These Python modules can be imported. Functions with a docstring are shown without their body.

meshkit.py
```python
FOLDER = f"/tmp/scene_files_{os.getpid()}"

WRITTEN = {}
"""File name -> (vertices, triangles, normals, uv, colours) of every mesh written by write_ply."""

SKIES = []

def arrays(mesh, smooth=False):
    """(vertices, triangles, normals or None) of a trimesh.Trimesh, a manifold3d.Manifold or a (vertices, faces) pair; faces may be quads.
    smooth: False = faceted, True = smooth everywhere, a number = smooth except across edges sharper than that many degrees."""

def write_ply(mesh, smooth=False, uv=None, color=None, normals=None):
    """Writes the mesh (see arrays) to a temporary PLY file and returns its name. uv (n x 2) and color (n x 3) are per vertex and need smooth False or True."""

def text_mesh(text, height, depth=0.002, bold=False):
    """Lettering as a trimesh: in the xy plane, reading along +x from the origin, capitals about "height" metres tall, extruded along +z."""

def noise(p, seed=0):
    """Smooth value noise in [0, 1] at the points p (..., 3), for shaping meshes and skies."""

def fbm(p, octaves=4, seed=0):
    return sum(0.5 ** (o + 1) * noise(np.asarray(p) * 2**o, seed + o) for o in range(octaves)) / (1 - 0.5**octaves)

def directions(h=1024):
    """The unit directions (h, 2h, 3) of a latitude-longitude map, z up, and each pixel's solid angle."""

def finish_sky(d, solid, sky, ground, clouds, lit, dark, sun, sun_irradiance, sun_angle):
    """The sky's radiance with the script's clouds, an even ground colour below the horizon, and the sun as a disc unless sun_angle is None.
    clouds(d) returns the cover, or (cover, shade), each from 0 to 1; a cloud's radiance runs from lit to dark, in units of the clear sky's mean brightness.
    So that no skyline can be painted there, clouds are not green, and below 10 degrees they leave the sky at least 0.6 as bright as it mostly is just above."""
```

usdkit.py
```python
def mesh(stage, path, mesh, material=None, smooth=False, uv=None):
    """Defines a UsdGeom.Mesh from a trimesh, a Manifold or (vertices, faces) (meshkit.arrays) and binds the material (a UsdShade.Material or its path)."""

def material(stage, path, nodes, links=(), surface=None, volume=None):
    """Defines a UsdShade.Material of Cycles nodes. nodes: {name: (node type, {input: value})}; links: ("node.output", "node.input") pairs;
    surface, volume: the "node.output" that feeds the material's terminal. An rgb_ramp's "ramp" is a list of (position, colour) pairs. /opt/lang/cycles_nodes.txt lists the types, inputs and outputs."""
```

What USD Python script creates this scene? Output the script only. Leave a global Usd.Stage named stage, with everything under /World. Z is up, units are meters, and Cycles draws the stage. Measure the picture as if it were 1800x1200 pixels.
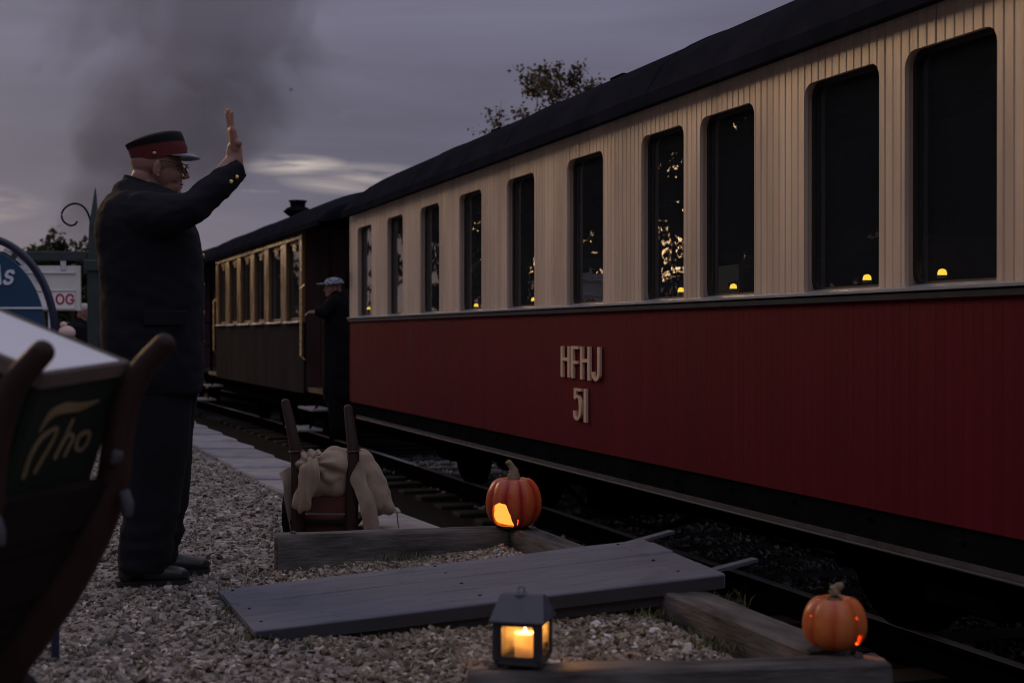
import math, random
import numpy as np, trimesh, usdkit, meshkit
import manifold3d as m3
from manifold3d import Manifold, CrossSection
from pxr import Usd, UsdGeom, UsdLux, UsdShade, Gf, Sdf, Vt
from shapely.geometry import LineString, Polygon, Point
from shapely import union_all

stage = Usd.Stage.CreateInMemory()
UsdGeom.SetStageUpAxis(stage, 'Z'); UsdGeom.SetStageMetersPerUnit(stage, 1.0)
UsdGeom.Xform.Define(stage, '/World'); UsdGeom.Scope.Define(stage, '/World/Looks')

# ------------------------------------------------------------------ camera, sky, sun, exposure
F = 2500.0                     # focal length in pixels of the 1800 pixel wide photograph (50 mm lens)
HC = 1.02                      # the photographer crouches: lens about a metre above the gravel
HOR = 588.0
cam = UsdGeom.Camera.Define(stage, '/World/camera')
cam.CreateFocalLengthAttr(50.0); cam.CreateHorizontalApertureAttr(36.0); cam.CreateVerticalApertureAttr(24.0)
cam.AddTranslateOp().Set((0, 0, HC)); cam.AddRotateXYZOp().Set((90 - math.degrees(math.atan(12 / F)), 0, 0))
cam.CreateFStopAttr(3.3); cam.CreateFocusDistanceAttr(7.0); cam.CreateClippingRangeAttr((0.05, 5000))
cam.CreateExposureAttr(1.08)

SUN_AZ, SUN_EL = math.radians(-42), math.radians(14)      # behind thin cloud, beyond the trees on the left
usdkit.material(stage, '/World/Looks/sky_look', {
    'g': ('geometry', {}), 'sep': ('separate_xyz', {}),
    'sky': ('sky_texture', {'sky_type': 'single_scattering', 'sun_disc': False, 'sun_elevation': SUN_EL, 'sun_rotation': SUN_AZ, 'aerosol_density': 2.0}),
    'stretch': ('mapping', {'scale': (2.2, 2.2, 17.0)}),
    'n1': ('noise_texture', {'scale': 1.6, 'detail': 6.0, 'roughness': 0.52, 'distortion': 0.35}),
    'n2': ('noise_texture', {'scale': 4.2, 'detail': 7.0, 'roughness': 0.6, 'distortion': 0.6}),
    'soft': ('mapping', {'scale': (1.6, 1.6, 6.0), 'location': (3.1, 1.7, 0.4)}),
    'n3': ('noise_texture', {'scale': 2.0, 'detail': 4.0, 'roughness': 0.5, 'distortion': 0.4}),
    'base': ('rgb_ramp', {'ramp': [(0.0, (0.56, 0.485, 0.63)), (0.03, (0.56, 0.485, 0.64)), (0.06, (0.46, 0.415, 0.57)), (0.09, (0.36, 0.335, 0.485)), (0.14, (0.35, 0.33, 0.485)), (0.21, (0.43, 0.405, 0.585)), (0.34, (0.62, 0.60, 0.82)), (0.60, (0.98, 0.95, 1.24)), (1.0, (1.3, 1.26, 1.6))]}),
    'v1': ('map_range', {'from_min': 0.3, 'from_max': 0.7, 'to_min': 0.87, 'to_max': 1.14, 'clamp': True}),
    'v3': ('map_range', {'from_min': 0.3, 'from_max': 0.7, 'to_min': 0.95, 'to_max': 1.08, 'clamp': True}),
    'vv': ('math', {'math_type': 'multiply'}),
    'cloud': ('mix_color', {'blend_type': 'multiply', 'fac': 1.0, 'use_clamp': False}),
    # breaks in the cloud: low streaks of evening light
    'band': ('rgb_ramp', {'ramp': [(0.0, (.2, .2, .2)), (0.05, (.55, .55, .55)), (0.085, (.85, .85, .85)), (0.118, (1, 1, 1)), (0.135, (.25, .25, .25)), (0.17, (0, 0, 0)), (1.0, (0, 0, 0))]}),
    'brk': ('map_range', {'from_min': 0.66, 'from_max': 0.78, 'to_min': 0.0, 'to_max': 1.0, 'clamp': True}),
    'bm': ('math', {'math_type': 'multiply'}),
    'toward': ('vector_math', {'math_type': 'dot_product', 'vector2': (math.sin(SUN_AZ), math.cos(SUN_AZ), 0.08)}),
    'glow': ('map_range', {'from_min': 0.93, 'from_max': 1.0, 'to_min': 0.0, 'to_max': 1.0, 'clamp': True}),
    'glow2': ('math', {'math_type': 'power', 'value2': 1.3}),
    'warm': ('mix_color', {'blend_type': 'mix', 'a': (2.7, 2.3, 1.95), 'b': (8.0, 3.9, 1.0)}),
    'flat': ('vector_math', {'math_type': 'multiply', 'vector2': (1, 1, 5.0)}),
    'd1': ('vector_math', {'math_type': 'distance', 'vector2': (-.150, .98, .1165 * 5)}), 'm1': ('map_range', {'from_min': .0, 'from_max': .042, 'to_min': 1.0, 'to_max': 0.0, 'clamp': True}),
    'd2': ('vector_math', {'math_type': 'distance', 'vector2': (-.385, .92, .086 * 5)}), 'm2': ('map_range', {'from_min': .0, 'from_max': .085, 'to_min': .8, 'to_max': 0.0, 'clamp': True}),
    'd3': ('vector_math', {'math_type': 'distance', 'vector2': (-.105, .99, .108 * 5)}), 'm3': ('map_range', {'from_min': .0, 'from_max': .062, 'to_min': .6, 'to_max': 0.0, 'clamp': True}),
    'mA': ('math', {'math_type': 'maximum'}), 'mB': ('math', {'math_type': 'maximum'}), 'nb': ('map_range', {'from_min': 0.36, 'from_max': 0.62, 'to_min': 0.0, 'to_max': 1.0, 'clamp': True}), 'mC': ('math', {'math_type': 'multiply'}), 'bsum': ('math', {'math_type': 'maximum'}),
    'withbreaks': ('mix_color', {'blend_type': 'mix', 'use_clamp': False}),
    'thin': ('mix_color', {'blend_type': 'mix', 'fac': 0.99, 'use_clamp': False}),
    'bg': ('background_shader', {'strength': 0.15}),
}, [('g.position', 'sep.vector'), ('g.position', 'stretch.vector'), ('g.position', 'soft.vector'), ('stretch.vector', 'n1.vector'), ('stretch.vector', 'n2.vector'), ('soft.vector', 'n3.vector'),
    ('sep.z', 'base.fac'), ('sep.z', 'band.fac'), ('n1.fac', 'v1.value'), ('n3.fac', 'v3.value'), ('v1.result', 'vv.value1'), ('v3.result', 'vv.value2'),
    ('base.color', 'cloud.a'), ('vv.value', 'cloud.b'),
    ('n2.fac', 'brk.value'), ('brk.result', 'bm.value1'), ('band.color', 'bm.value2'),
    ('g.position', 'toward.vector1'), ('toward.value', 'glow.value'), ('glow.result', 'glow2.value1'), ('glow2.value', 'warm.fac'),
    ('g.position', 'flat.vector1'), ('flat.vector', 'd1.vector1'), ('flat.vector', 'd2.vector1'), ('flat.vector', 'd3.vector1'), ('d1.value', 'm1.value'), ('d2.value', 'm2.value'), ('d3.value', 'm3.value'), ('m1.result', 'mA.value1'), ('m2.result', 'mA.value2'), ('mA.value', 'mB.value1'), ('m3.result', 'mB.value2'),
    ('n2.fac', 'nb.value'), ('mB.value', 'mC.value1'), ('nb.result', 'mC.value2'), ('bm.value', 'bsum.value1'), ('mC.value', 'bsum.value2'), ('bsum.value', 'withbreaks.fac'), ('cloud.result', 'withbreaks.a'), ('warm.result', 'withbreaks.b'),
    ('sky.color', 'thin.a'), ('withbreaks.result', 'thin.b'), ('thin.result', 'bg.color')], surface='bg.background')
sky = UsdLux.DomeLight.Define(stage, '/World/sky')
UsdShade.MaterialBindingAPI.Apply(sky.GetPrim()).Bind(UsdShade.Material.Get(stage, '/World/Looks/sky_look'))
sky.GetPrim().SetCustomDataByKey('kind', 'structure')
sun = UsdLux.DistantLight.Define(stage, '/World/sun')
sun.CreateIntensityAttr(0.20); sun.CreateAngleAttr(24.0); sun.CreateNormalizeAttr(True); sun.CreateColorAttr(Gf.Vec3f(1.0, 0.62, 0.30))
_d = Gf.Vec3d(-math.sin(SUN_AZ) * math.cos(SUN_EL), -math.cos(SUN_AZ) * math.cos(SUN_EL), -math.sin(SUN_EL))
sun.AddRotateXYZOp().Set((90 - math.degrees(SUN_EL), 0, 180 - math.degrees(SUN_AZ)))

# ------------------------------------------------------------------ frames: the train runs away to the left
TH = math.atan(855 / F)
L = 3.5 * math.cos(TH)         # lateral distance from the camera to the side of the near coach
CT, ST = math.cos(TH), math.sin(TH)
def W(v, u, z=0.0):            # train frame (v across, u along) to world
    return np.array([v * CT - u * ST, v * ST + u * CT, z])
PITCH = math.atan(12 / F)
def ray(x, y):
    dx, dy = (x - 900) / F, (600 - y) / F
    c, s = math.cos(PITCH), math.sin(PITCH)
    return np.array([dx, c + dy * s, -s + dy * c])
def atY(x, y, Y):
    r = ray(x, y); return np.array([0, 0, HC]) + r * (Y / r[1])
def atz(x, y, z):
    r = ray(x, y); return np.array([0, 0, HC]) + r * ((z - HC) / r[2])
def u_on(x, v=None, x0=0.0, y0=0.0, th=TH):   # position along a line of direction th through (x0,y0), where it is seen at column x
    if v is not None:
        x0, y0 = v * CT, v * ST
    X = (x - 900) / F
    return (x0 - X * y0) / (X * math.cos(th) + math.sin(th))

# ------------------------------------------------------------------ prim helpers
_used = {}
def path_for(parent, name):
    base = str(parent.GetPath()) if parent is not None else '/World'
    k = base + '/' + name; n = _used.get(k, -1) + 1; _used[k] = n
    return k if n == 0 else f'{k}_{n:03d}'
def tag(p, label=None, cat=None, group=None, kind=None):
    p = p.GetPrim() if hasattr(p, 'GetPrim') else p
    for k, s in (('label', label), ('category', cat), ('group', group), ('kind', kind)):
        if s: p.SetCustomDataByKey(k, s)
    return p
def obj(name, mesh, mat, parent=None, smooth=False, label=None, cat=None, group=None, kind=None, loc=None, rotz=None):
    m = usdkit.mesh(stage, path_for(parent, name), mesh, M[mat] if isinstance(mat, str) else mat, smooth)
    if loc is not None: m.AddTranslateOp().Set(tuple(map(float, loc)))
    if rotz is not None: m.AddRotateZOp().Set(float(rotz))
    return tag(m, label, cat, group, kind)
def thing(name, label, cat, loc=(0, 0, 0), rotz=0.0, group=None, kind=None, parent=None):
    x = UsdGeom.Xform.Define(stage, path_for(parent, name)); x.AddTranslateOp().Set(tuple(map(float, loc))); x.AddRotateZOp().Set(float(rotz))
    return tag(x, label, cat, group, kind)
def grp(name, parent):
    return UsdGeom.Xform.Define(stage, path_for(parent, name)).GetPrim()
def dup(src, loc, rotz=0.0, scale=None, label=None, group=None):
    name = src.GetName().rstrip('0123456789').rstrip('_')
    x = UsdGeom.Xform.Define(stage, path_for(None, name)); p = x.GetPrim()
    p.GetReferences().AddInternalReference(src.GetPath())
    p.SetInstanceable(True)
    x.ClearXformOpOrder(); x.AddTranslateOp().Set(tuple(map(float, loc))); x.AddRotateZOp().Set(float(rotz))
    if scale is not None: x.AddScaleOp().Set((scale,) * 3)
    tag(p, label, None, group); return p

# ------------------------------------------------------------------ mesh helpers
def tri(m):
    if hasattr(m, 'to_mesh'):
        k = m.to_mesh(); return trimesh.Trimesh(np.array(k.vert_properties[:, :3], float), np.array(k.tri_verts), process=False)
    return m
def cat_(*ms):
    return trimesh.util.concatenate([tri(m) for m in ms if m is not None])
def man(t):
    return Manifold(m3.Mesh(np.asarray(t.vertices, np.float32), np.asarray(t.faces, np.uint32)))
def box(x0, x1, y0, y1, z0, z1, c=0.0):       # box with chamfered edges
    lo, hi = np.array([x0, y0, z0], float), np.array([x1, y1, z1], float)
    if c <= 0: return tri(Manifold.cube(tuple(hi - lo)).translate(tuple(lo)))
    c = min(c, 0.45 * (hi - lo).min()); pts = []
    for i in range(8):
        s = np.array([(i >> k) & 1 for k in range(3)])
        p = np.where(s, hi, lo); d = np.where(s, -c, c)
        for k in range(3):
            q = p + d; q[k] = p[k]; pts.append(q)
    return tri(Manifold.hull_points(np.array(pts)))
def hullpts(p): return tri(Manifold.hull_points(np.asarray(p, float)))
def rot(m, axis, deg, about=(0, 0, 0)):
    m = tri(m).copy(); m.apply_transform(trimesh.transformations.rotation_matrix(math.radians(deg), axis, about)); return m
def mv(m, t):
    m = tri(m).copy(); m.apply_translation(t); return m
def catmull(pts, n=6):
    p = np.asarray(pts, float)
    if len(p) < 3: return p
    q = np.vstack([2 * p[0] - p[1], p, 2 * p[-1] - p[-2]]); out = []
    for i in range(1, len(q) - 2):
        for t in np.linspace(0, 1, n, endpoint=False):
            a, b, c, d = q[i - 1], q[i], q[i + 1], q[i + 2]
            out.append(.5 * (2 * b + (c - a) * t + (2 * a - 5 * b + 4 * c - d) * t * t + (3 * b - a - 3 * c + d) * t ** 3))
    out.append(p[-1]); return np.array(out)
def tube(pts, r, sides=8, cap=True):
    p = np.asarray(pts, float); n = len(p); r = np.broadcast_to(np.asarray(r, float), (n,))
    t = np.gradient(p, axis=0); t /= np.linalg.norm(t, axis=1, keepdims=True) + 1e-12
    ref = np.array([0, 0, 1.0]) if abs(t[:, 2]).mean() < .8 else np.array([1.0, 0, 0])
    a = np.cross(t, ref); a /= np.linalg.norm(a, axis=1, keepdims=True) + 1e-12; b = np.cross(a, t)
    ang = np.arange(sides) * 2 * np.pi / sides
    v = p[:, None] + r[:, None, None] * (np.cos(ang)[None, :, None] * a[:, None] + np.sin(ang)[None, :, None] * b[:, None])
    i, j = np.meshgrid(np.arange(n - 1), np.arange(sides), indexing='ij'); k = (j + 1) % sides
    q = np.stack([i * sides + j, (i + 1) * sides + j, (i + 1) * sides + k, i * sides + k], -1).reshape(-1, 4)
    f = np.vstack([q[:, [0, 1, 2]], q[:, [0, 2, 3]]]); v = v.reshape(-1, 3)
    if cap:
        v = np.vstack([v, p[0], p[-1]]); m = len(v)
        e = np.arange(sides); e2 = (e + 1) % sides
        f = np.vstack([f, np.stack([np.full(sides, m - 2), e, e2], 1), np.stack([np.full(sides, m - 1), (n - 1) * sides + e2, (n - 1) * sides + e], 1)])
    return trimesh.Trimesh(v, f, process=False)
def lathe(prof, n=24):        # profile (r, z)
    return tri(CrossSection([np.array([(max(r, 0), z) for r, z in prof])]).revolve(n)) if False else trimesh.creation.revolve(np.array(prof, float), sections=n)
def loft(rings, cap=True):    # rings: (k, n, 3)
    R = np.asarray(rings, float); k, n, _ = R.shape; v = R.reshape(-1, 3)
    i, j = np.meshgrid(np.arange(k - 1), np.arange(n), indexing='ij'); j2 = (j + 1) % n
    q = np.stack([i * n + j, i * n + j2, (i + 1) * n + j2, (i + 1) * n + j], -1).reshape(-1, 4)
    f = np.vstack([q[:, [0, 1, 2]], q[:, [0, 2, 3]]])
    if cap:
        v = np.vstack([v, R[0].mean(0), R[-1].mean(0)]); m = len(v); e = np.arange(n); e2 = (e + 1) % n
        f = np.vstack([f, np.stack([np.full(n, m - 2), e2, e], 1), np.stack([np.full(n, m - 1), (k - 1) * n + e, (k - 1) * n + e2], 1)])
    t = trimesh.Trimesh(v, f, process=False)
    if t.volume < 0: t.invert()
    return t
def sph(c, r, s=14):
    return Manifold.sphere(float(r), s).translate(tuple(map(float, c)))
def ell(c, r, s=20):
    return Manifold.sphere(1.0, s).scale(tuple(map(float, r))).translate(tuple(map(float, c)))
def bone(p, q, r1, r2, s=14):
    return Manifold.batch_hull([sph(p, r1, s), sph(q, r2, s)])
def chain(pts, rs, s=14):
    return [bone(pts[i], pts[i + 1], rs[i], rs[i + 1], s) for i in range(len(pts) - 1)]
def union(ms): return Manifold.batch_boolean(list(ms), m3.OpType.Add)
def blend(ms, edge=0.02, it=12, noise=0.0, nscale=8.0, seed=0):
    """One continuous surface of many pieces: union, even refinement, smoothing, a little unevenness."""
    m = union(ms) if isinstance(ms, (list, tuple)) else ms
    t = tri(m.refine_to_length(edge)); t.merge_vertices()
    if it: trimesh.smoothing.filter_taubin(t, lamb=.55, nu=.53, iterations=it)
    if noise:
        n = t.vertex_normals; t.vertices = t.vertices + n * ((meshkit.fbm(np.array(t.vertices) * nscale, 3, seed) - .5) * 2 * noise)[:, None]
    return t
def prism(poly, depth, origin, ex, ey, ez):  # shapely polygon in the plane ex, ey, extruded by depth along ez
    ms = []
    for g in getattr(poly, 'geoms', [poly]):
        if g.is_empty or g.area < 1e-9: continue
        t = trimesh.creation.extrude_polygon(g, depth, engine='earcut'); ms.append(t)
    t = trimesh.util.concatenate(ms); v = np.array(t.vertices)
    ex, ey, ez = (np.asarray(e, float) for e in (ex, ey, ez))
    t = trimesh.Trimesh(np.asarray(origin, float) + v[:, :1] * ex + v[:, 1:2] * ey + v[:, 2:] * ez, t.faces, process=False)
    if np.dot(np.cross(ex, ey), ez) < 0: t.invert()
    return t
def rrect(x0, x1, y0, y1, r, n=5):
    return Polygon([(x0 + r, y0 + r), (x1 - r, y0 + r), (x1 - r, y1 - r), (x0 + r, y1 - r)]).buffer(r, quad_segs=n)
EX, EY, EZ = np.eye(3)

# ------------------------------------------------------------------ materials
M = {}
def mat(name, color, rough=.5, var=.15, scale=6.0, bump=0.0, bscale=40.0, metal=0.0, spec=None, grain=None, per=0.0, emit=None, sheen=0.0, coord='object', detail=5.0, tint=None, sss=0.0):
    c = np.array(color, float); lo, hi = np.clip(c * (1 - var), 0, 1), np.clip(c * (1 + var), 0, 1)
    if tint is not None: hi = np.array(tint, float)
    n = {'tc': ('texture_coordinate', {}), 'mp': ('mapping', {'scale': grain or (1, 1, 1)}), 'no': ('noise_texture', {'scale': scale, 'detail': detail, 'roughness': .6}),
         'ra': ('rgb_ramp', {'ramp': [(0.28, tuple(lo)), (0.72, tuple(hi))]}), 'p': ('principled_bsdf', {'roughness': rough, 'metallic': metal}),
         'rr': ('map_range', {'from_min': .3, 'from_max': .7, 'to_min': max(.03, rough - .1), 'to_max': min(1, rough + .12), 'clamp': True})}
    l = [(f'tc.{coord}', 'mp.vector'), ('mp.vector', 'no.vector'), ('no.fac', 'ra.fac'), ('no.fac', 'rr.value'), ('rr.result', 'p.roughness')]
    if spec is not None: n['p'][1]['specular_ior_level'] = spec
    if sheen: n['p'][1]['sheen_weight'] = sheen
    if sss: n['p'][1].update(subsurface_weight=sss, subsurface_scale=.01, subsurface_radius=(1, .35, .2))
    out = 'ra.color'
    if per:
        n['oi'] = ('object_info', {}); n['pv'] = ('map_range', {'to_min': 1 - per, 'to_max': 1 + per}); n['pm'] = ('mix_color', {'blend_type': 'multiply', 'fac': 1.0, 'use_clamp': False})
        l += [('oi.random', 'pv.value'), (out, 'pm.a'), ('pv.result', 'pm.b')]; out = 'pm.result'
    l.append((out, 'p.base_color'))
    if bump:
        n['bn'] = ('noise_texture', {'scale': bscale, 'detail': 4.0, 'roughness': .6}); n['bu'] = ('bump', {'distance': bump, 'strength': 1.0})
        l += [('mp.vector', 'bn.vector'), ('bn.fac', 'bu.height'), ('bu.normal', 'p.normal')]
    if emit is not None:
        n['p'][1]['emission_color'] = emit[0]; n['p'][1]['emission_strength'] = emit[1]
    M[name] = usdkit.material(stage, f'/World/Looks/{name}_look', n, l, surface='p.BSDF'); return M[name]

mat('cream_paint', (.63, .495, .38), .33, .17, 3.5, .0012, 30, grain=(1, 1, .18), per=.07)
mat('red_paint', (.118, .0088, .0185), .6, .14, 3.0, .0006, 30, spec=.05, detail=7, grain=(1, 1, .2), per=.06)
mat('black_iron', (.0075, .0076, .0088), .8, .3, 9, .002, 60, spec=0.0)
mat('solebar_paint', (.0095, .0098, .0112), .8, .3, 5, .002, 50, spec=0.0)
mat('worn_steel', (.07, .07, .078), .55, .3, 12, .001, 60, metal=.15, spec=.2)
mat('rail_steel', (.55, .54, .57), .5, .12, 12, metal=.5)
mat('rail_rust', (.008, .006, .005), .9, .4, 14, .003, 60, spec=0.0)
mat('roof_canvas', (.018, .0195, .027), .85, .3, 2.5, .003, 25, spec=.0)
mat('sill_paint', (.26, .29, .33), .4, .15, 7)
mat('dark_moulding', (.035, .040, .046), .4, .2, 7)
mat('dark_frame', (.02, .017, .015), .45, .2, 9)
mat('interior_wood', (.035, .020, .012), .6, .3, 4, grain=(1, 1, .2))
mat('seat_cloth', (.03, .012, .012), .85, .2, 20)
mat('teak', (.17, .095, .042), .2, .35, 5, .0006, 30, grain=(4, 4, .4), per=.1)
mat('olive_sheet', (.062, .051, .042), .7, .2, 2.2, .001, 14, grain=(1, 1, .4), per=.04, spec=.0)
mat('end_red', (.030, .008, .006), .5, .3, 5, grain=(2, 2, .3))
mat('alu', (.72, .72, .74), .3, .1, 12, metal=.6)
mat('letter_cream', (.74, .52, .35), .4, .08, 14)
mat('slab', (.30, .29, .30), .85, .28, 6, .004, 45, per=.13, coord='object', detail=8)
mat('concrete', (.20, .19, .18), .9, .25, 5, .006, 30)
mat('track_soil', (.013, .0115, .010), .95, .45, 3, .02, 30, spec=.1, detail=8)
mat('sleeper', (.014, .0125, .011), .9, .45, 7, .006, 40, grain=(.5, 3, 3), per=.12)
mat('beam_wood', (.050, .046, .042), .9, .5, 6, .007, 30, grain=(.5, 3, 3), tint=(.21, .195, .185), detail=9, spec=.2)
M['ramp_paint'] = usdkit.material(stage, '/World/Looks/ramp_worn_look', {
    'tc': ('texture_coordinate', {}), 'mp': ('mapping', {'rotation': (0, 0, -.05), 'scale': (.5, 5.0, 5.0)}), 'gr': ('noise_texture', {'scale': 7.0, 'detail': 8.0, 'roughness': .65}), 'st': ('noise_texture', {'scale': 2.6, 'detail': 6.0, 'roughness': .62, 'distortion': .6}),
    'sc': ('noise_texture', {'scale': 24.0, 'detail': 5.0, 'roughness': .7}), 'r1': ('rgb_ramp', {'ramp': [(.25, (.098, .104, .130)), (.5, (.136, .142, .180)), (.75, (.165, .170, .208))]}), 'r2': ('rgb_ramp', {'ramp': [(.28, (.50, .50, .48)), (.46, (.95, .95, .95)), (.72, (1.18, 1.16, 1.12))]}),
    'r3': ('rgb_ramp', {'ramp': [(.30, (.35, .33, .31)), (.40, (1, 1, 1))]}), 'oi': ('object_info', {}), 'pv': ('map_range', {'to_min': .88, 'to_max': 1.12}),
    'm1': ('mix_color', {'blend_type': 'multiply', 'fac': 1.0, 'use_clamp': False}), 'm2': ('mix_color', {'blend_type': 'multiply', 'fac': .7, 'use_clamp': False}), 'm3': ('mix_color', {'blend_type': 'multiply', 'fac': 1.0, 'use_clamp': False}),
    'rr': ('map_range', {'from_min': .3, 'from_max': .7, 'to_min': .5, 'to_max': .8}), 'bu': ('bump', {'distance': .004, 'strength': 1.0}), 'p': ('principled_bsdf', {'specular_ior_level': .3})},
    [('tc.object', 'mp.vector'), ('mp.vector', 'gr.vector'), ('tc.object', 'st.vector'), ('tc.object', 'sc.vector'), ('gr.fac', 'r1.fac'), ('st.fac', 'r2.fac'), ('sc.fac', 'r3.fac'), ('oi.random', 'pv.value'), ('r1.color', 'm1.a'), ('r2.color', 'm1.b'), ('m1.result', 'm2.a'), ('r3.color', 'm2.b'),
     ('m2.result', 'm3.a'), ('pv.result', 'm3.b'), ('m3.result', 'p.base_color'), ('st.fac', 'rr.value'), ('rr.result', 'p.roughness'), ('gr.fac', 'bu.height'), ('bu.normal', 'p.normal')], surface='p.BSDF')
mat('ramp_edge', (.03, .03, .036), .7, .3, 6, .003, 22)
mat('truck_wood', (.022, .0095, .007), .55, .35, 6, .001, 30, grain=(3, 3, .6), spec=.2)
mat('truck_dark', (.009, .006, .005), .7, .3, 6, spec=.15)
mat('truck_red', (.085, .020, .014), .55, .3, 6)
mat('burlap', (.30, .225, .150), .95, .22, 9, .003, 260, sheen=.25)
mat('rope', (.20, .12, .075), .9, .2, 40)
mat('coat', (.0072, .0076, .0112), .9, .3, 20, .001, 300, spec=.2)
mat('trousers', (.0062, .0062, .009), .9, .3, 20, .001, 300, spec=.2)
mat('shoe', (.008, .008, .008), .4, .3, 20)
mat('skin', (.235, .118, .086), .5, .12, 14, .0008, 90, sss=.12)
mat('cap_red', (.10, .010, .013), .85, .2, 60, .0006, 400)
mat('cap_black', (.009, .010, .010), .7, .25, 20, spec=.15)
mat('patent', (.05, .055, .065), .16, .1, 20)
mat('brass', (.78, .56, .25), .3, .1, 20, metal=1.0)
mat('gold_thread', (.55, .42, .12), .5, .2, 60)
mat('glasses_frame', (.012, .012, .013), .3, .1, 20)
mat('eye_dark', (.10, .085, .08), .25, .1, 20)
mat('hair_grey', (.38, .36, .34), .8, .2, 60)
mat('pumpkin', (.36, .060, .020), .36, .22, 6, .0012, 40, tint=(.50, .125, .030))
mat('pumpkin_groove', (.50, .17, .05), .40, .2, 7, .0012, 40, tint=(.66, .26, .09))
mat('stalk', (.20, .15, .085), .75, .35, 20, .002, 60)
mat('lantern_metal', (.020, .020, .024), .42, .25, 18, .0005, 80)
mat('lantern_roof', (.045, .048, .066), .38, .25, 18, .0005, 80)
mat('green_post', (.018, .030, .027), .5, .25, 8)
mat('sign_white', (.66, .65, .60), .5, .08, 4)
mat('plate_white', (.80, .79, .78), .5, .05, 4)
mat('sign_red', (.36, .018, .025), .5, .1, 10)
mat('sign_blue', (.018, .060, .125), .35, .2, 3)
mat('sign_white_print', (.70, .74, .80), .5, .04, 10)
mat('tube_blue', (.010, .014, .035), .3, .15, 10)
mat('crate_green', (.0085, .014, .009), .6, .3, 4, spec=.2)
mat('crate_print', (.17, .125, .06), .6, .25, 12)
mat('crate_rim', (.10, .075, .06), .7, .3, 8)
mat('crate_lid', (.74, .74, .77), .45, .05, 4)
mat('jacket_dark', (.006, .0062, .008), .9, .3, 14, spec=.1)
mat('knit_pink', (.55, .36, .34), .95, .25, 60, .002, 120)
mat('cap_check', (.18, .20, .26), .8, .3, 30)
mat('bark', (.040, .032, .027), .9, .4, 14, .004, 40)
mat('birch_bark', (.22, .20, .18), .85, .5, 10, .003, 40, grain=(1, 1, 4))
mat('paper_white', (.45, .43, .42), .8, .06, 5)
mat('dried_red', (.22, .05, .05), .8, .1, 20)
mat('bird_black', (.01, .01, .01), .8, .1, 20)
mat('grass_blade', (.075, .085, .022), .7, .35, 30, per=.3)
mat('tealight_cup', (.6, .58, .55), .35, .05, 20, metal=.5)

def leaf_mat(name, c, t):
    M[name] = usdkit.material(stage, f'/World/Looks/{name}_look', {
        'g': ('geometry', {}), 'ra': ('rgb_ramp', {'ramp': [(0, tuple(np.array(c) * .6)), (1, tuple(np.array(c) * 1.5))]}),
        'd': ('principled_bsdf', {'roughness': .6}), 't': ('translucent_bsdf', {'color': t}), 'mx': ('mix_closure', {'fac': .35})},
        [('g.random_per_island', 'ra.fac'), ('ra.color', 'd.base_color'), ('d.BSDF', 'mx.closure1'), ('t.BSDF', 'mx.closure2')], surface='mx.closure')
leaf_mat('leaf_birch', (.055, .042, .020), (.10, .07, .02))
leaf_mat('leaf_dark', (.030, .035, .016), (.05, .055, .015))
leaf_mat('leaf_hedge', (.040, .045, .020), (.05, .06, .02))

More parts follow.
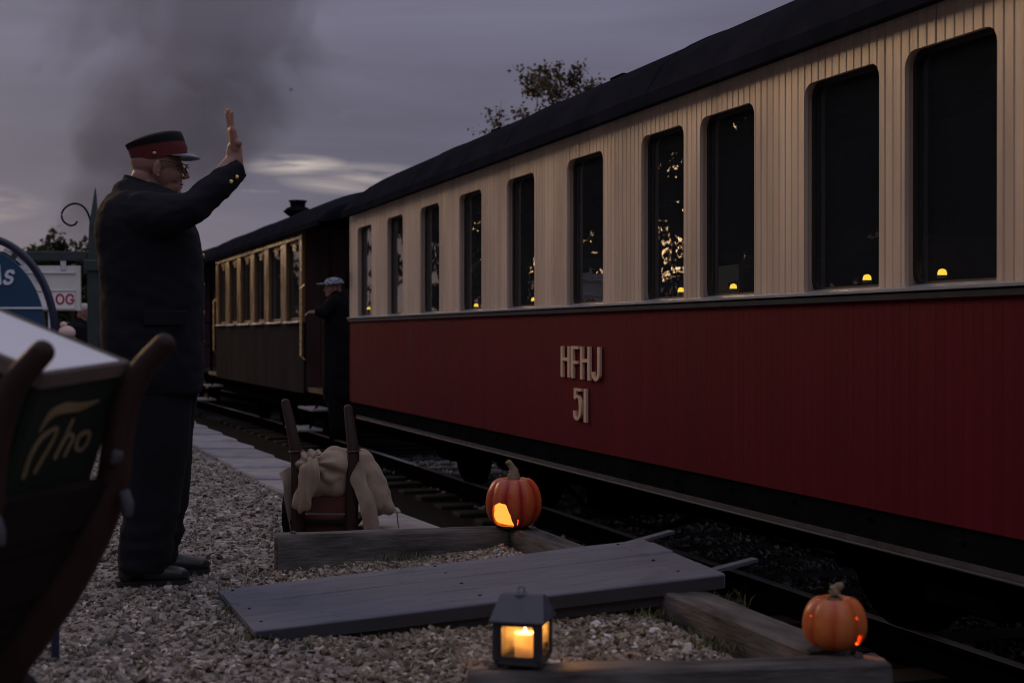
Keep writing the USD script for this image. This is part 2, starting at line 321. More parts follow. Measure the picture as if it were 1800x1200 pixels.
def glass_mat(name, tint, dirt, rough=.01):
    M[name] = usdkit.material(stage, f'/World/Looks/{name}_look', {
        'tc': ('texture_coordinate', {}), 'wv': ('noise_texture', {'scale': 2.4, 'detail': 2.0}), 'bu': ('bump', {'distance': .0035, 'strength': .6}),
        'tr': ('transparent_bsdf', {'color': tint}), 'gl': ('glossy_bsdf', {'color': (.95, .95, .97), 'roughness': rough}), 'fr0': ('fresnel', {'IOR': 1.5}), 'ge': ('geometry', {}), 'fb': ('math', {'math_type': 'subtract', 'value1': 1.0}), 'fr': ('math', {'math_type': 'multiply'}),
        'mx': ('mix_closure', {}), 'df': ('diffuse_bsdf', {'color': (.30, .33, .36)}), 'm2': ('mix_closure', {'fac': dirt})},
        [('tc.object', 'wv.vector'), ('wv.fac', 'bu.height'), ('bu.normal', 'gl.normal'), ('ge.backfacing', 'fb.value2'), ('fr0.fac', 'fr.value1'), ('fb.value', 'fr.value2'), ('fr.value', 'mx.fac'), ('tr.BSDF', 'mx.closure1'), ('gl.BSDF', 'mx.closure2'),
         ('mx.closure', 'm2.closure1'), ('df.BSDF', 'm2.closure2')], surface='m2.closure')
glass_mat('window_glass', (.72, .72, .70), .018)  # bluish film: dirt, plus a haze standing in for faint reflection
glass_mat('lantern_glass', (.92, .90, .86), .03, .05)
glass_mat('spectacle_glass', (.9, .9, .9), .0)

M['lantern_glass'] = usdkit.material(stage, '/World/Looks/lantern_pane_look', {
    'tc': ('texture_coordinate', {}), 'no': ('noise_texture', {'scale': 22.0, 'detail': 4.0}), 'mr': ('map_range', {'from_min': .3, 'from_max': .7, 'to_min': .02, 'to_max': .09, 'clamp': True}),
    'tr': ('transparent_bsdf', {'color': (.92, .90, .86)}), 'tl': ('translucent_bsdf', {'color': (.85, .72, .52)}), 'm1': ('mix_closure', {}), 'gl': ('glossy_bsdf', {'roughness': .08, 'color': (.9, .9, .9)}), 'm2': ('mix_closure', {'fac': .04})},
    [('tc.object', 'no.vector'), ('no.fac', 'mr.value'), ('mr.result', 'm1.fac'), ('tr.BSDF', 'm1.closure1'), ('tl.BSDF', 'm1.closure2'), ('m1.closure', 'm2.closure1'), ('gl.BSDF', 'm2.closure2')], surface='m2.closure')
def pumpkin_mat(name, lobes, seed, groove, flank, ridge):   # glazed skin: red in the furrows, orange on the ribs
    M[name] = usdkit.material(stage, f'/World/Looks/{name}_look', {
        'tc': ('texture_coordinate', {}), 's': ('separate_xyz', {}), 'at': ('math', {'math_type': 'arctan2'}), 'k': ('math', {'math_type': 'multiply', 'value2': lobes / 2}), 'si': ('math', {'math_type': 'sine'}), 'ab': ('math', {'math_type': 'absolute'}),
        'no': ('noise_texture', {'scale': 16.0, 'detail': 6.0, 'roughness': .65}), 'mp': ('mapping', {'scale': (1, 1, .35)}), 'nn': ('map_range', {'from_min': .25, 'from_max': .75, 'to_min': -.28, 'to_max': .28}), 'ad': ('math', {'math_type': 'add'}),
        'ra': ('rgb_ramp', {'ramp': [(.05, groove), (.45, flank), (.95, ridge)]}), 'n2': ('noise_texture', {'scale': 60.0, 'detail': 3.0}), 'bu': ('bump', {'distance': .0015, 'strength': .8}), 'rr': ('map_range', {'from_min': .3, 'from_max': .7, 'to_min': .26, 'to_max': .46}),
        'p': ('principled_bsdf', {'specular_ior_level': .5})},
        [('tc.object', 's.vector'), ('s.y', 'at.value1'), ('s.x', 'at.value2'), ('at.value', 'k.value1'), ('k.value', 'si.value1'), ('si.value', 'ab.value1'), ('tc.object', 'mp.vector'), ('mp.vector', 'no.vector'), ('no.fac', 'nn.value'), ('ab.value', 'ad.value1'), ('nn.result', 'ad.value2'),
         ('ad.value', 'ra.fac'), ('ra.color', 'p.base_color'), ('tc.object', 'n2.vector'), ('n2.fac', 'bu.height'), ('bu.normal', 'p.normal'), ('no.fac', 'rr.value'), ('rr.result', 'p.roughness')], surface='p.BSDF')
pumpkin_mat('pumpkin_red', 10, 2, (.30, .016, .010), (.44, .040, .014), (.50, .100, .026))
pumpkin_mat('pumpkin_orange', 8, 5, (.46, .080, .020), (.52, .115, .026), (.55, .150, .038))

def emit_mat(name, col, s):
    M[name] = usdkit.material(stage, f'/World/Looks/{name}_look', {'e': ('emission', {'color': col, 'strength': s})}, [], surface='e.emission')
emit_mat('tealight_flame', (1.0, .62, .06), 1.1)
emit_mat('lantern_flame', (1.0, .80, .45), 5.0)
emit_mat('pumpkin_bulb', (1.0, .42, .06), .62)
emit_mat('pumpkin_spot', (1.0, .10, .02), .55)
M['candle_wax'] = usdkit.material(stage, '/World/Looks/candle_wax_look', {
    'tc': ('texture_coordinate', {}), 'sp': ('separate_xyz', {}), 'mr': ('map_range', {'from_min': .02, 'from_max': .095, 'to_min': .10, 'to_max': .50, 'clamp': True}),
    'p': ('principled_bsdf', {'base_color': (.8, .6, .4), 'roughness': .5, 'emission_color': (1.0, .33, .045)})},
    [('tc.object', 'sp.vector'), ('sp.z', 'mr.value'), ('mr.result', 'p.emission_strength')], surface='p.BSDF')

def stone_mat(name, stops):
    M[name] = usdkit.material(stage, f'/World/Looks/{name}_look', {
        'oi': ('object_info', {}), 'ra': ('rgb_ramp', {'ramp': stops}), 'ge': ('geometry', {}), 'no': ('noise_texture', {'scale': 60.0, 'detail': 4.0}), 'wo': ('noise_texture', {'scale': 1.3, 'detail': 5.0, 'roughness': .6}),
        'mr': ('map_range', {'from_min': .3, 'from_max': .7, 'to_min': .72, 'to_max': 1.25}), 'wr': ('rgb_ramp', {'ramp': [(.30, (.62, .60, .50)), (.48, (.95, .93, .90)), (.70, (1.12, 1.08, 1.05))]}), 'mx': ('mix_color', {'blend_type': 'multiply', 'fac': 1.0, 'use_clamp': False}), 'm2': ('mix_color', {'blend_type': 'multiply', 'fac': 1.0, 'use_clamp': False}),
        'p': ('principled_bsdf', {'roughness': .72})},
        [('oi.random', 'ra.fac'), ('ge.position', 'no.vector'), ('ge.position', 'wo.vector'), ('no.fac', 'mr.value'), ('wo.fac', 'wr.fac'), ('ra.color', 'mx.a'), ('mr.result', 'mx.b'), ('mx.result', 'm2.a'), ('wr.color', 'm2.b'), ('m2.result', 'p.base_color')], surface='p.BSDF')
stone_mat('pea_gravel', [(0, (.050, .043, .036)), (.2, (.125, .107, .090)), (.45, (.215, .188, .160)), (.7, (.30, .262, .226)), (.88, (.245, .22, .20)), (.96, (.50, .46, .42)), (1, (.75, .72, .69))])
stone_mat('planter_stone', [(0, (.085, .070, .045)), (.3, (.17, .14, .10)), (.6, (.27, .225, .17)), (.85, (.34, .29, .235)), (.95, (.50, .47, .44)), (1, (.70, .68, .68))])
stone_mat('ballast_stone', [(0, (.13, .125, .125)), (.4, (.29, .275, .27)), (.75, (.44, .42, .41)), (.93, (.58, .54, .49)), (1, (.78, .76, .74))])
M['ground_dirt'] = usdkit.material(stage, '/World/Looks/ground_dirt_look', {
    'g': ('geometry', {}), 'vo': ('voronoi_texture', {'scale': 32.0}), 'no': ('noise_texture', {'scale': .7, 'detail': 6.0}), 'hs': ('separate_color', {}),
    'r1': ('rgb_ramp', {'ramp': [(0, (.10, .09, .08)), (.5, (.26, .23, .205)), (.9, (.36, .33, .30)), (1, (.6, .57, .54))]}), 'r2': ('map_range', {'from_min': .3, 'from_max': .7, 'to_min': .75, 'to_max': 1.2}),
    'mx': ('mix_color', {'blend_type': 'multiply', 'fac': 1.0, 'use_clamp': False}), 'bu': ('bump', {'distance': .02, 'strength': 1.0, 'invert': True}), 'p': ('principled_bsdf', {'roughness': .85})},
    [('g.position', 'vo.vector'), ('g.position', 'no.vector'), ('vo.color', 'hs.color'), ('hs.r', 'r1.fac'), ('no.fac', 'r2.value'), ('r1.color', 'mx.a'), ('r2.result', 'mx.b'),
     ('vo.distance', 'bu.height'), ('bu.normal', 'p.normal'), ('mx.result', 'p.base_color')], surface='p.BSDF')
# ================================================================== ground, platform edge, track
ZR, ZB = -0.39, -0.52          # rail top, ballast top
def vout(u): return CT * float(np.interp(u, [-30, 3, 7, 16, 60], [2.22, 2.20, 2.17, 1.97, 1.60]))   # outer edge of the platform
us = [-1200, -200, -60, -20, -8, 0, 3, 5, 7, 9, 11, 13, 16, 20, 30, 60, 140, 400, 1200]
rows = []
for u in us:
    e = vout(u)
    prof = [(-1200, 0), (-100, 0), (-20, 0), (-6, 0), (-2, 0), (e - .492, 0), (e - .488, -.10), (e - .03, -.11), (e - .028, ZB - .03), (3.0, ZB - .05), (7.6, ZB - .05), (9.5, -.25), (16, -.05), (100, .4), (1200, 3)]
    rows.append([W(v, u, z) for v, z in prof])
R = np.array(rows); k, n, _ = R.shape
i, j = np.meshgrid(np.arange(k - 1), np.arange(n - 1), indexing='ij')
q = np.stack([i * n + j, i * n + j + 1, (i + 1) * n + j + 1, (i + 1) * n + j], -1).reshape(-1, 4)
obj('ground', (R.reshape(-1, 3), q), 'ground_dirt', kind='structure')

# concrete slabs along the platform edge, each of its own
pv = tag(UsdGeom.Xform.Define(stage, '/World/platform_edge'), kind='structure')
rng = np.random.default_rng(5)
def inner(u): return vout(u) - .47
y0 = 6.2; ys = [y0]
while ys[-1] < 40: ys.append(ys[-1] + 0.93 + rng.uniform(-.06, .06))
for a, b in zip(ys[:-1], ys[1:]):
    # joints run square to the camera, a little askew to the edge
    def corner(vfun, yy):
        u = yy / CT
        for _ in range(6): u = (yy - vfun(u) * ST) / CT
        return W(vfun(u), u)
    g = .017; tilt = rng.uniform(-.005, .005, 4) + np.array([.012, .012, -.008, -.008]); pts = []
    for (fn, yy, t) in ((inner, a + g, 0), (vout, a + g, 1), (vout, b - g, 2), (inner, b - g, 3)):
        c = corner(fn, yy)
        c2 = c + (np.array(corner(lambda u: vout(u) - .235, (a + b) / 2)) - c) * .03
        pts += [c + [0, 0, -.11], c + [0, 0, -.004 + tilt[t]], c2 + [0, 0, .012 + tilt[t]]]
    obj('slab', hullpts(pts), 'slab', pv)
# retaining wall below the slabs
wl = [[W(vout(u) - .035, u, z) for z in (-.56, -.10)] for u in (5, 9, 13, 16, 22, 40)]
obj('retaining_wall', loft([[W(vout(u) - .05, u, -.6), W(vout(u) - .02, u, -.6), W(vout(u) - .02, u, -.105), W(vout(u) - .05, u, -.105)] for u in (5.9, 9, 13, 16, 22, 40)]), 'concrete', pv)

# track: rails and sleepers (it curves gently away to the left beyond the near coach)
VC = L + 1.45
track = tag(UsdGeom.Xform.Define(stage, '/World/track'), kind='structure')
def bend(u): return -0.00135 * max(0, u - 12) ** 2
rp = [(-.07, 0), (.07, 0), (.07, .012), (.014, .03), (.012, .095), (.034, .108), (.036, .130), (.030, .138), (-.030, .138), (-.036, .130), (-.034, .108), (-.012, .095), (-.014, .03), (-.07, .012)]
for s in (-1, 1):
    r = obj('rail', loft([[W(VC + s * .753 + bend(u) + x, u, ZR - .138 + z) for x, z in rp] for u in (-30, -5, 0, 4, 8, 12, 16, 20, 25, 32, 40, 60)]), 'rail_rust', track)
    obj('rail_head', loft([[W(VC + s * .753 + bend(u) + x, u, ZR + z) for x, z in ((-.030, -.002), (.030, -.002), (.030, .0025), (-.030, .0025))] for u in (-30, -5, 0, 4, 8, 12, 16, 20, 25, 32, 40, 60)]), 'rail_steel', track)
for kk in range(58):
    u = -6 + kk * .64; c = W(VC + bend(u), u, ZR - .20)
    m = box(-1.2, 1.2, -.12, .12, -.07, .06, .012); m = rot(m, EZ, math.degrees(TH) + rng.uniform(-1.2, 1.2)); obj('sleeper', mv(m, c + [0, 0, rng.uniform(-.01, .01)]), 'sleeper', track)

# ================================================================== stones
def stone(seed, flat=.62, n=11):
    r = np.random.default_rng(seed); p = r.normal(size=(n, 3)); p /= np.linalg.norm(p, axis=1)[:, None]
    p *= r.uniform(.72, 1.0, (n, 1)); p[:, 2] *= flat; p[:, 1] *= r.uniform(.5, .85)
    return hullpts(p)
def scatter(name, pts, size, mat_, seed, flat=.62):
    r = np.random.default_rng(seed); N = len(pts)
    pi = UsdGeom.PointInstancer.Define(stage, path_for(None, name)); base = str(pi.GetPath()); protos = []
    for s in range(7):
        usdkit.mesh(stage, f'{base}/stone_{s + 1:03d}', stone(seed * 50 + s, flat), M[mat_]); protos.append(f'{base}/stone_{s + 1:03d}')
    pi.CreatePrototypesRel().SetTargets([Sdf.Path(p) for p in protos])
    pi.CreateProtoIndicesAttr(Vt.IntArray.FromNumpy(r.integers(0, 7, N).astype(np.int32)))
    pi.CreatePositionsAttr(Vt.Vec3fArray.FromNumpy(np.asarray(pts, np.float32)))
    pi.CreateScalesAttr(Vt.Vec3fArray.FromNumpy((size[:, None] * r.uniform(.8, 1.2, (N, 3))).astype(np.float32)))
    ax = r.normal(size=(N, 3)) * [.5, .5, 0]; yaw = r.uniform(0, 2 * np.pi, N); qs = []
    tl = np.linalg.norm(ax, axis=1); sn = np.sin(tl / 2) / np.maximum(tl, 1e-6)
    q1 = np.stack([np.cos(tl / 2), ax[:, 0] * sn, ax[:, 1] * sn, 0 * tl], 1); cz, sz = np.cos(yaw / 2), np.sin(yaw / 2)
    qq = np.stack([q1[:, 0] * cz, q1[:, 1] * cz + q1[:, 2] * sz, q1[:, 2] * cz - q1[:, 1] * sz, q1[:, 0] * sz], 1)
    pi.CreateOrientationsAttr(Vt.QuathArray([Gf.Quath(float(a), float(b), float(c), float(d)) for a, b, c, d in qq]))
    return tag(pi, kind='stuff')
def inv(p):                    # world to train frame
    return p[:, 0] * CT + p[:, 1] * ST, -p[:, 0] * ST + p[:, 1] * CT
PL = dict(a=atz(485, 942, .16)[:2], b=atz(898, 930, .16)[:2], c=atz(1583, 1153, .16)[:2], d=atz(809, 1178, .16)[:2])
def inside(p, poly):
    return Polygon(poly).buffer(0), p
import shapely
r = np.random.default_rng(11); pts = []; sizes = []
# platform gravel: dense where the camera sees it
N = 90000; yy = 3.0 + 17.0 * r.random(N) ** 1.25; xx = r.uniform(-.42, .40, N) * yy
pp = np.stack([xx, yy], 1); v_, u_ = inv(pp); vo = np.array([vout(u) for u in u_])
ok = (v_ < np.where(u_ > 5.9, vo - .49, vo - .1))
planter = Polygon([PL['a'], PL['b'], atz(1410, 1145, .16)[:2], PL['c'], PL['d'] , atz(520, 1130, 0)[:2], atz(470, 1000, 0)[:2]]).buffer(-.02)
inp = shapely.contains_xy(planter, pp[:, 0], pp[:, 1]) & (v_ < vo)
ok &= r.random(N) < np.clip(1.25 - .055 * yy, .22, 1)
g = pp[ok & ~inp]; sz = r.lognormal(math.log(.0155), .32, len(g)) * np.clip(1 + (g[:, 1] - 5) * .03, 1, 1.5)
scatter('gravel', np.c_[g, r.uniform(-.004, .008, len(g))], sz, 'pea_gravel', 1)
# stones in the timber frame, heaped a little
hz = lambda x, y: .045 + .055 * meshkit.noise(np.stack([x * 2.2, y * 2.2, 0 * x], -1), 3) + .03 * meshkit.noise(np.stack([x * 6, y * 6, 0 * x], -1), 4)
N = 26000; bx0, by0, bx1, by1 = planter.bounds; pp = np.stack([r.uniform(bx0, bx1, N), r.uniform(by0, by1, N)], 1)
v_, u_ = inv(pp); pp = pp[shapely.contains_xy(planter, pp[:, 0], pp[:, 1]) & (v_ < 2.0)]
rise = np.where(pp[:, 1] > 5.3, np.clip((pp[:, 0] + .95) / .7, .1, 1), np.clip((pp[:, 0] + .5) / .7, .06, 1)) * .8
scatter('planter_gravel', np.c_[pp, hz(pp[:, 0], pp[:, 1]) * rise + r.uniform(-.004, .008, len(pp))], r.lognormal(math.log(.0155), .33, len(pp)), 'planter_stone', 2, .55)
gx, gy = np.meshgrid(np.linspace(bx0, bx1, 70), np.linspace(by0, by1, 70), indexing='ij'); P2 = np.stack([gx.ravel(), gy.ravel()], 1)
v_, u_ = inv(P2); keep = shapely.contains_xy(planter.buffer(.04), P2[:, 0], P2[:, 1]) & (v_ < 2.08)
zz = hz(P2[:, 0], P2[:, 1]) * np.where(P2[:, 1] > 5.3, np.clip((P2[:, 0] + .95) / .7, .1, 1), np.clip((P2[:, 0] + .5) / .7, .06, 1)) * .8 - .006; idx = np.arange(70 * 70).reshape(70, 70)
q = np.stack([idx[:-1, :-1], idx[1:, :-1], idx[1:, 1:], idx[:-1, 1:]], -1).reshape(-1, 4); q = q[keep[q].all(1)]
obj('planter_soil', (np.c_[P2, zz], q), 'ground_dirt', kind='structure')
# ballast between and beside the rails
tb = []
for u in (-40, -10, 0, 4, 8, 12, 16, 20, 30, 60, 140):
    tb.append([W(v, u, z) for v, z in ((vout(u) - .018, ZB - .024), (2.6, ZB - .036), (3.0, ZB - .045), (5.2, ZB - .045), (7.5, ZB - .045))])
T_ = np.array(tb); k, n, _ = T_.shape; i, j = np.meshgrid(np.arange(k - 1), np.arange(n - 1), indexing='ij')
obj('track_bed', (T_.reshape(-1, 3), np.stack([i * n + j, i * n + j + 1, (i + 1) * n + j + 1, (i + 1) * n + j], -1).reshape(-1, 4)), 'track_soil', kind='structure')
N = 52000; uu = 2.5 + 15 * r.random(N) ** 1.3; vv = r.uniform(3.9, 8.2, N); pp = np.array([W(v, u)[:2] for v, u in zip(vv, uu)])
dep = np.where((np.abs((uu + 6) / .64 - np.round((uu + 6) / .64)) < .2) & (np.abs(vv - VC) < 1.2), .0, .012)
zb = np.where(vv > 7.6, ZB - .05 + (vv - 7.6) * .14, ZB - .03) + r.uniform(-.02, .025, N)
on = (dep > 0) & (np.abs(np.abs(vv - VC) - .753) > .09); pp, zb = pp[on], zb[on]
scatter('ballast', np.c_[pp, zb], r.lognormal(math.log(.026), .28, len(pp)), 'ballast_stone', 3, .75)
# sparse grass at the timbers
def grass(seed, spots):
    r = np.random.default_rng(seed); v, f = [], []
    for (x, y, z, nb, sp, h) in spots:
        for _ in range(nb):
            a = r.uniform(0, 6.28); b = np.array([x, y, z]) + np.r_[r.normal(0, sp, 2), 0]; d = np.array([math.cos(a), math.sin(a), 0]); s = np.array([-d[1], d[0], 0]) * .0028; hh = h * r.uniform(.5, 1.6); k = len(v)
            v += [b - s, b + s, b + d * hh * .25 + EZ * hh * .6 - s * .7, b + d * hh * .25 + EZ * hh * .6 + s * .7, b + d * hh * .6 + EZ * hh * .9]
            f += [[k, k + 1, k + 3], [k, k + 3, k + 2], [k + 2, k + 3, k + 4]]
    return trimesh.Trimesh(np.array(v), f, process=False)
sp = []
for _ in range(46):
    x, y = r.uniform(1040, 1300), r.uniform(1055, 1100); p = atz(x, y, .06); sp.append((*p[:2], .055, 16, .025, .045))
for _ in range(40):
    x, y = r.uniform(500, 900), r.uniform(955, 985); p = atz(x, y, .05); sp.append((*p[:2], .045, 9, .03, .028))
for _ in range(60):
    t_ = r.random(); x, y = 440 + 560 * t_ + r.normal(0, 14), 1116 - 28 * t_ + abs(r.normal(0, 9)); p = atz(x, y, .0); sp.append((*p[:2], 0, 12, .03, .024))
for _ in range(46):
    x, y = r.uniform(150, 900), r.uniform(1010, 1195); p = atz(x, y, .0); sp.append((*p[:2], 0, 10, .028, .018))
for _ in range(26):
    x, y = r.uniform(380, 520), r.uniform(1000, 1115); p = atz(x, y, .0); sp.append((*p[:2], 0, 9, .03, .03))
for _ in range(20):
    x, y = r.uniform(1200, 1330), r.uniform(1095, 1140); p = atz(x, y, .08); sp.append((*p[:2], .06, 9, .03, .035))
obj('grass', grass(3, sp), 'grass_blade', kind='stuff')

# ================================================================== old railway sleepers round the loading place
def beam(p, q, w, z0, z1, label, seed, side=1):
    p, q = np.array(p[:2]), np.array(q[:2]); d = q - p; l = np.linalg.norm(d); d /= l; nrm = np.array([-d[1], d[0]]) * side
    t = tri(man(box(0, l, 0, w, 0, z1 - z0, .012)).refine_to_length(.045)); v = np.array(t.vertices)
    nz = meshkit.fbm(v * [2.5, 14, 14], 4, seed) - .5; nz2 = meshkit.fbm(v * [9, 40, 40], 3, seed + 9) - .5
    c = v - [l / 2, w / 2, (z1 - z0) / 2]; s = np.sign(c) * (np.abs(c) > np.array([l / 2, w / 2, (z1 - z0) / 2]) - .004)
    v = v + s * (nz * .022 + nz2 * .008)[:, None]
    o = thing('timber_beam', label, 'beam', (*p, z0), math.degrees(math.atan2(d[1], d[0])))
    if side < 0: v = v * [1, -1, 1]; t = trimesh.Trimesh(v, t.faces[:, ::-1], process=False)
    else: t = trimesh.Trimesh(v, t.faces, process=False)
    obj('timber', t, 'beam_wood', o, smooth=35)
    rr = np.random.default_rng(seed)
    for _ in range(2):
        e = rr.choice([.06, l - .06]); obj('bolt', mv(lathe([(0, .008), (.010, .008), (.013, 0.0), (.013, -.02), (0, -.02)], 8), (e + rr.uniform(-.02, .02), side * w * rr.uniform(.35, .65), z1 - z0 + .004)), 'worn_steel', o)
    return o
A0, A1 = atz(485, 942, .16), atz(898, 929, .16)
beam(A0, A1, .13, -.10, .16, 'weathered timber sleeper lying behind the ramp with the burlap sack truck standing beyond it', 1)
B0 = W(2.03, inv(np.array([A1[:2]]))[1][0] + .10); B1 = W(2.03, inv(np.array([atz(1400, 1136, .16)[:2]]))[1][0] - .02)
beam(B1, B0, .145, -.36, .157, 'weathered timber sleeper at the platform edge running under the far end of the ramp', 2, side=-1)
C0, C1 = atz(826, 1186, .16), atz(1572, 1166, .16)
beam(C0, C1, .12, -.10, .163, 'weathered timber sleeper in the foreground carrying the lantern and the orange pumpkin', 3)

# ================================================================== carriages
def cmesh(m, o): return mv(m, -np.array(o))
def roof_profile(half, ze, zc, n=33, pw=2.3, q=.62):
    t = np.linspace(-1, 1, n); return np.stack([t * half, ze + (zc - ze) * (1 - np.abs(t) ** pw) ** q], 1)
def make_roof(parent, vc, half, ze, zc, u0, u1, mat_, hood=0.7, seams=()):
    prof = roof_profile(half, ze, zc); ring = []
    for u in sorted(set(list(np.linspace(u0, u0 + hood, 7)) + list(np.linspace(u1 - hood, u1, 7)) + list(np.linspace(u0 + hood, u1 - hood, 14)))):
        e = min(u - u0, u1 - u) / hood; k = 1 - .34 * max(0, 1 - e) ** 2.2
        up = [(vc + x, u, ze + (z - ze) * k) for x, z in prof]; dn = [(vc + x * .985, u, ze - .03 + (z - ze) * k * .97) for x, z in prof[::-1]]
        ring.append(up + dn)
    obj('roof', loft(ring), mat_, parent, smooth=40)
    for s in seams:
        obj('roof_seam', loft([[(vc + x * 1.001, s + du, z + dz) for du, dz in ((-.018, 0), (-.012, .008), (.012, .008), (.018, 0), (0, -.02))] for x, z in prof]), mat_, parent)
    obj('gutter', cat_(box(vc - half - .012, vc - half + .03, u0 + .05, u1 - .05, ze - .075, ze + .004, .006)), 'roof_canvas', parent)
def wheelset(parent, u, vc, zr, r=.42):
    for s in (-1, 1):
        c = (vc + s * .72, u, zr + r)
        prof = [(0, -.05), (.07, -.06), (.09, -.035), (.10, -.02), (r - .06, -.02), (r - .055, -.05), (r, -.055), (r + .0, .045), (r + .028, .05), (r + .026, .075), (r - .055, .07), (r - .06, .01), (.10, .01), (.09, .05), (0, .05)]
        m = lathe(prof, 36); m = rot(m, EY, -90 if s > 0 else 90); obj('wheel', mv(m, c), 'black_iron', parent, smooth=30)
    obj('axle', tube([(vc - .9, u, zr + r), (vc + .9, u, zr + r)], .06, 10), 'black_iron', parent)
def running_gear(parent, u, vc, zr, vs, r=.42):      # axle box, spring and guard irons at the visible side
    wheelset(parent, u, vc, zr, r); z = zr + r
    for s in (-1, 1):
        v = vc + s * .98
        obj('axle_box', cat_(box(v - .09, v + .09, u - .12, u + .12, z - .12, z + .13, .03), box(v - .11, v - .085, u - .07, u + .07, z - .06, z + .06, .01)), 'black_iron', parent)
        leaves = [box(v - .045, v + .045, u - .50 + .06 * k, u + .50 - .06 * k, z + .15 + .016 * (5 - k) - .09, z + .164 + .016 * (5 - k) - .09, .003) for k in range(5)]
        obj('leaf_spring', cat_(*leaves), 'black_iron', parent)
        for sgn in (-1, 1): obj('axle_guard', hullpts([(v - .012 + a, u + sgn * x, zz) for a in (0, .024) for x, zz in ((.13, z - .14), (.19, z - .14), (.30, .18), (.16, .18))]), 'black_iron', parent)

# ---- near coach: cream boards above, red boards below
U0, U1, V0, V1 = 15.09, 0.9, L, L + 2.9
OC = W(VC, 8.0, ZR)
co = thing('red_and_cream_coach', 'red and cream wooden railway coach marked HFHJ 51, nearest the camera', 'railway coach', OC, math.degrees(TH), 'coaches of the train')
OL = (VC, 8.0, ZR)
def cob(name, m, mat_, parent=co, **k): return obj(name, cmesh(m, OL), mat_, parent, **k)
ZS, ZT, ZWB, ZWT, ZRB = 1.19, 2.33, 1.215, 2.14, .30
edges = [(628.6, 653.4), (680, 708), (738.6, 772), (807, 846.5), (891, 939.5), (997, 1060), (1127, 1202), (1230, 1325), (1413, 1545), (1590, 1752)]
wins = [(u_on(b, L), u_on(a, L)) for a, b in edges]
wl_, wr_ = wins[-1]; nxt = wl_ - .46
wins += [(nxt - .565, nxt), (nxt - .565 - .19 - .565, nxt - .565 - .19)]
wins = [w for w in wins if w[0] > U1 + .1]
hole = union([tri_m for tri_m in [man(prism(rrect(a, b, ZWB - .05, ZWT, .065), .4, (L - .2, 0, 0), EY, EZ, EX)) for a, b in wins]])
pitch = (U0 - U1 - .06) / 247; rg = np.random.default_rng(21)
for kk in range(247):
    a = U0 - .03 - kk * pitch; b = a - pitch + .002; d = rg.uniform(-.0012, .0012)
    sec = [(L + .020, a), (L + .020, b), (L + .0035 + d, b), (L + d, b + .0045), (L + d, a - .0045), (L + .0035 + d, a)]
    m = Manifold.hull_points(np.array([(x, y, z) for x, y in sec for z in (ZS + .022, ZT)]))
    if any(not (b > w1 + .01 or a < w0 - .01) for w0, w1 in wins): m = m - hole
    for piece in m.decompose():
        if piece.volume() > 2e-6: cob('cream_board', tri(piece), 'cream_paint')
    d = rg.uniform(-.0008, .0008)
    d *= .25; sec = [(L + .020, a), (L + .020, b - .0018), (L + .0006 + d, b - .0018), (L + d, b - .0012), (L + d, a - .0008), (L + .0006 + d, a)]
    cob('red_board', hullpts([(x, y, z) for x, y in sec for z in (ZRB, ZS - .030)]), 'red_paint')
for a in (U0 - .015, U1 + .015):
    cob('corner_post', box(L - .004, L + .06, a - .015, a + .015, ZS + .022, ZT, .004), 'cream_paint')
    cob('corner_post', box(L - .004, L + .06, a - .015, a + .015, ZRB, ZS - .03, .004), 'red_paint', label='red lower corner post')
liner = man(box(L + .021, L + .075, U1 + .02, U0 - .02, ZRB, ZT)) - union([man(prism(rrect(a - .012, b + .012, ZWB - .06, ZWT + .012, .07), .4, (L - .2, 0, 0), EY, EZ, EX)) for a, b in wins])
cob('side_lining', tri(liner), 'cream_paint')
cob('waist_moulding', cat_(hullpts([(x, y, z) for y in (U1, U0) for x, z in ((L + .02, ZS - .030), (L - .022, ZS - .030), (L - .026, ZS - .008), (L - .004, ZS + .001), (L + .02, ZS + .001))])), 'dark_moulding')
cob('sill', cat_(hullpts([(x, y, z) for y in (U1, U0) for x, z in ((L + .02, ZS + .0015), (L - .036, ZS + .0015), (L - .036, ZS + .012), (L + .0, ZS + .022), (L + .02, ZS + .022))])), 'sill_paint')
def ring(y0, y1, z0, z1, r, w): return rrect(y0, y1, z0, z1, r).difference(rrect(y0 + w, y1 - w, z0 + w, z1 - w, max(r - w, .01)))
for a, b in wins:
    w_ = grp('window', co)
    cob('frame', prism(ring(a - .011, b + .011, ZWB - .012, ZWT + .011, .072, .026), .024, (L + .046, 0, 0), EY, EZ, EX), 'dark_frame', w_)
    cob('pane', prism(rrect(a + .010, b - .010, ZWB + .006, ZWT - .010, .05), .005, (L + .054, 0, 0), EY, EZ, EX), 'window_glass', w_)
    cob('ledge', hullpts([(x, y, z) for y in (a, b) for x, z in ((L + .021, ZS), (L + .021, ZS + .024), (L + .045, ZS + .030), (L + .045, ZS))]), 'sill_paint', w_)
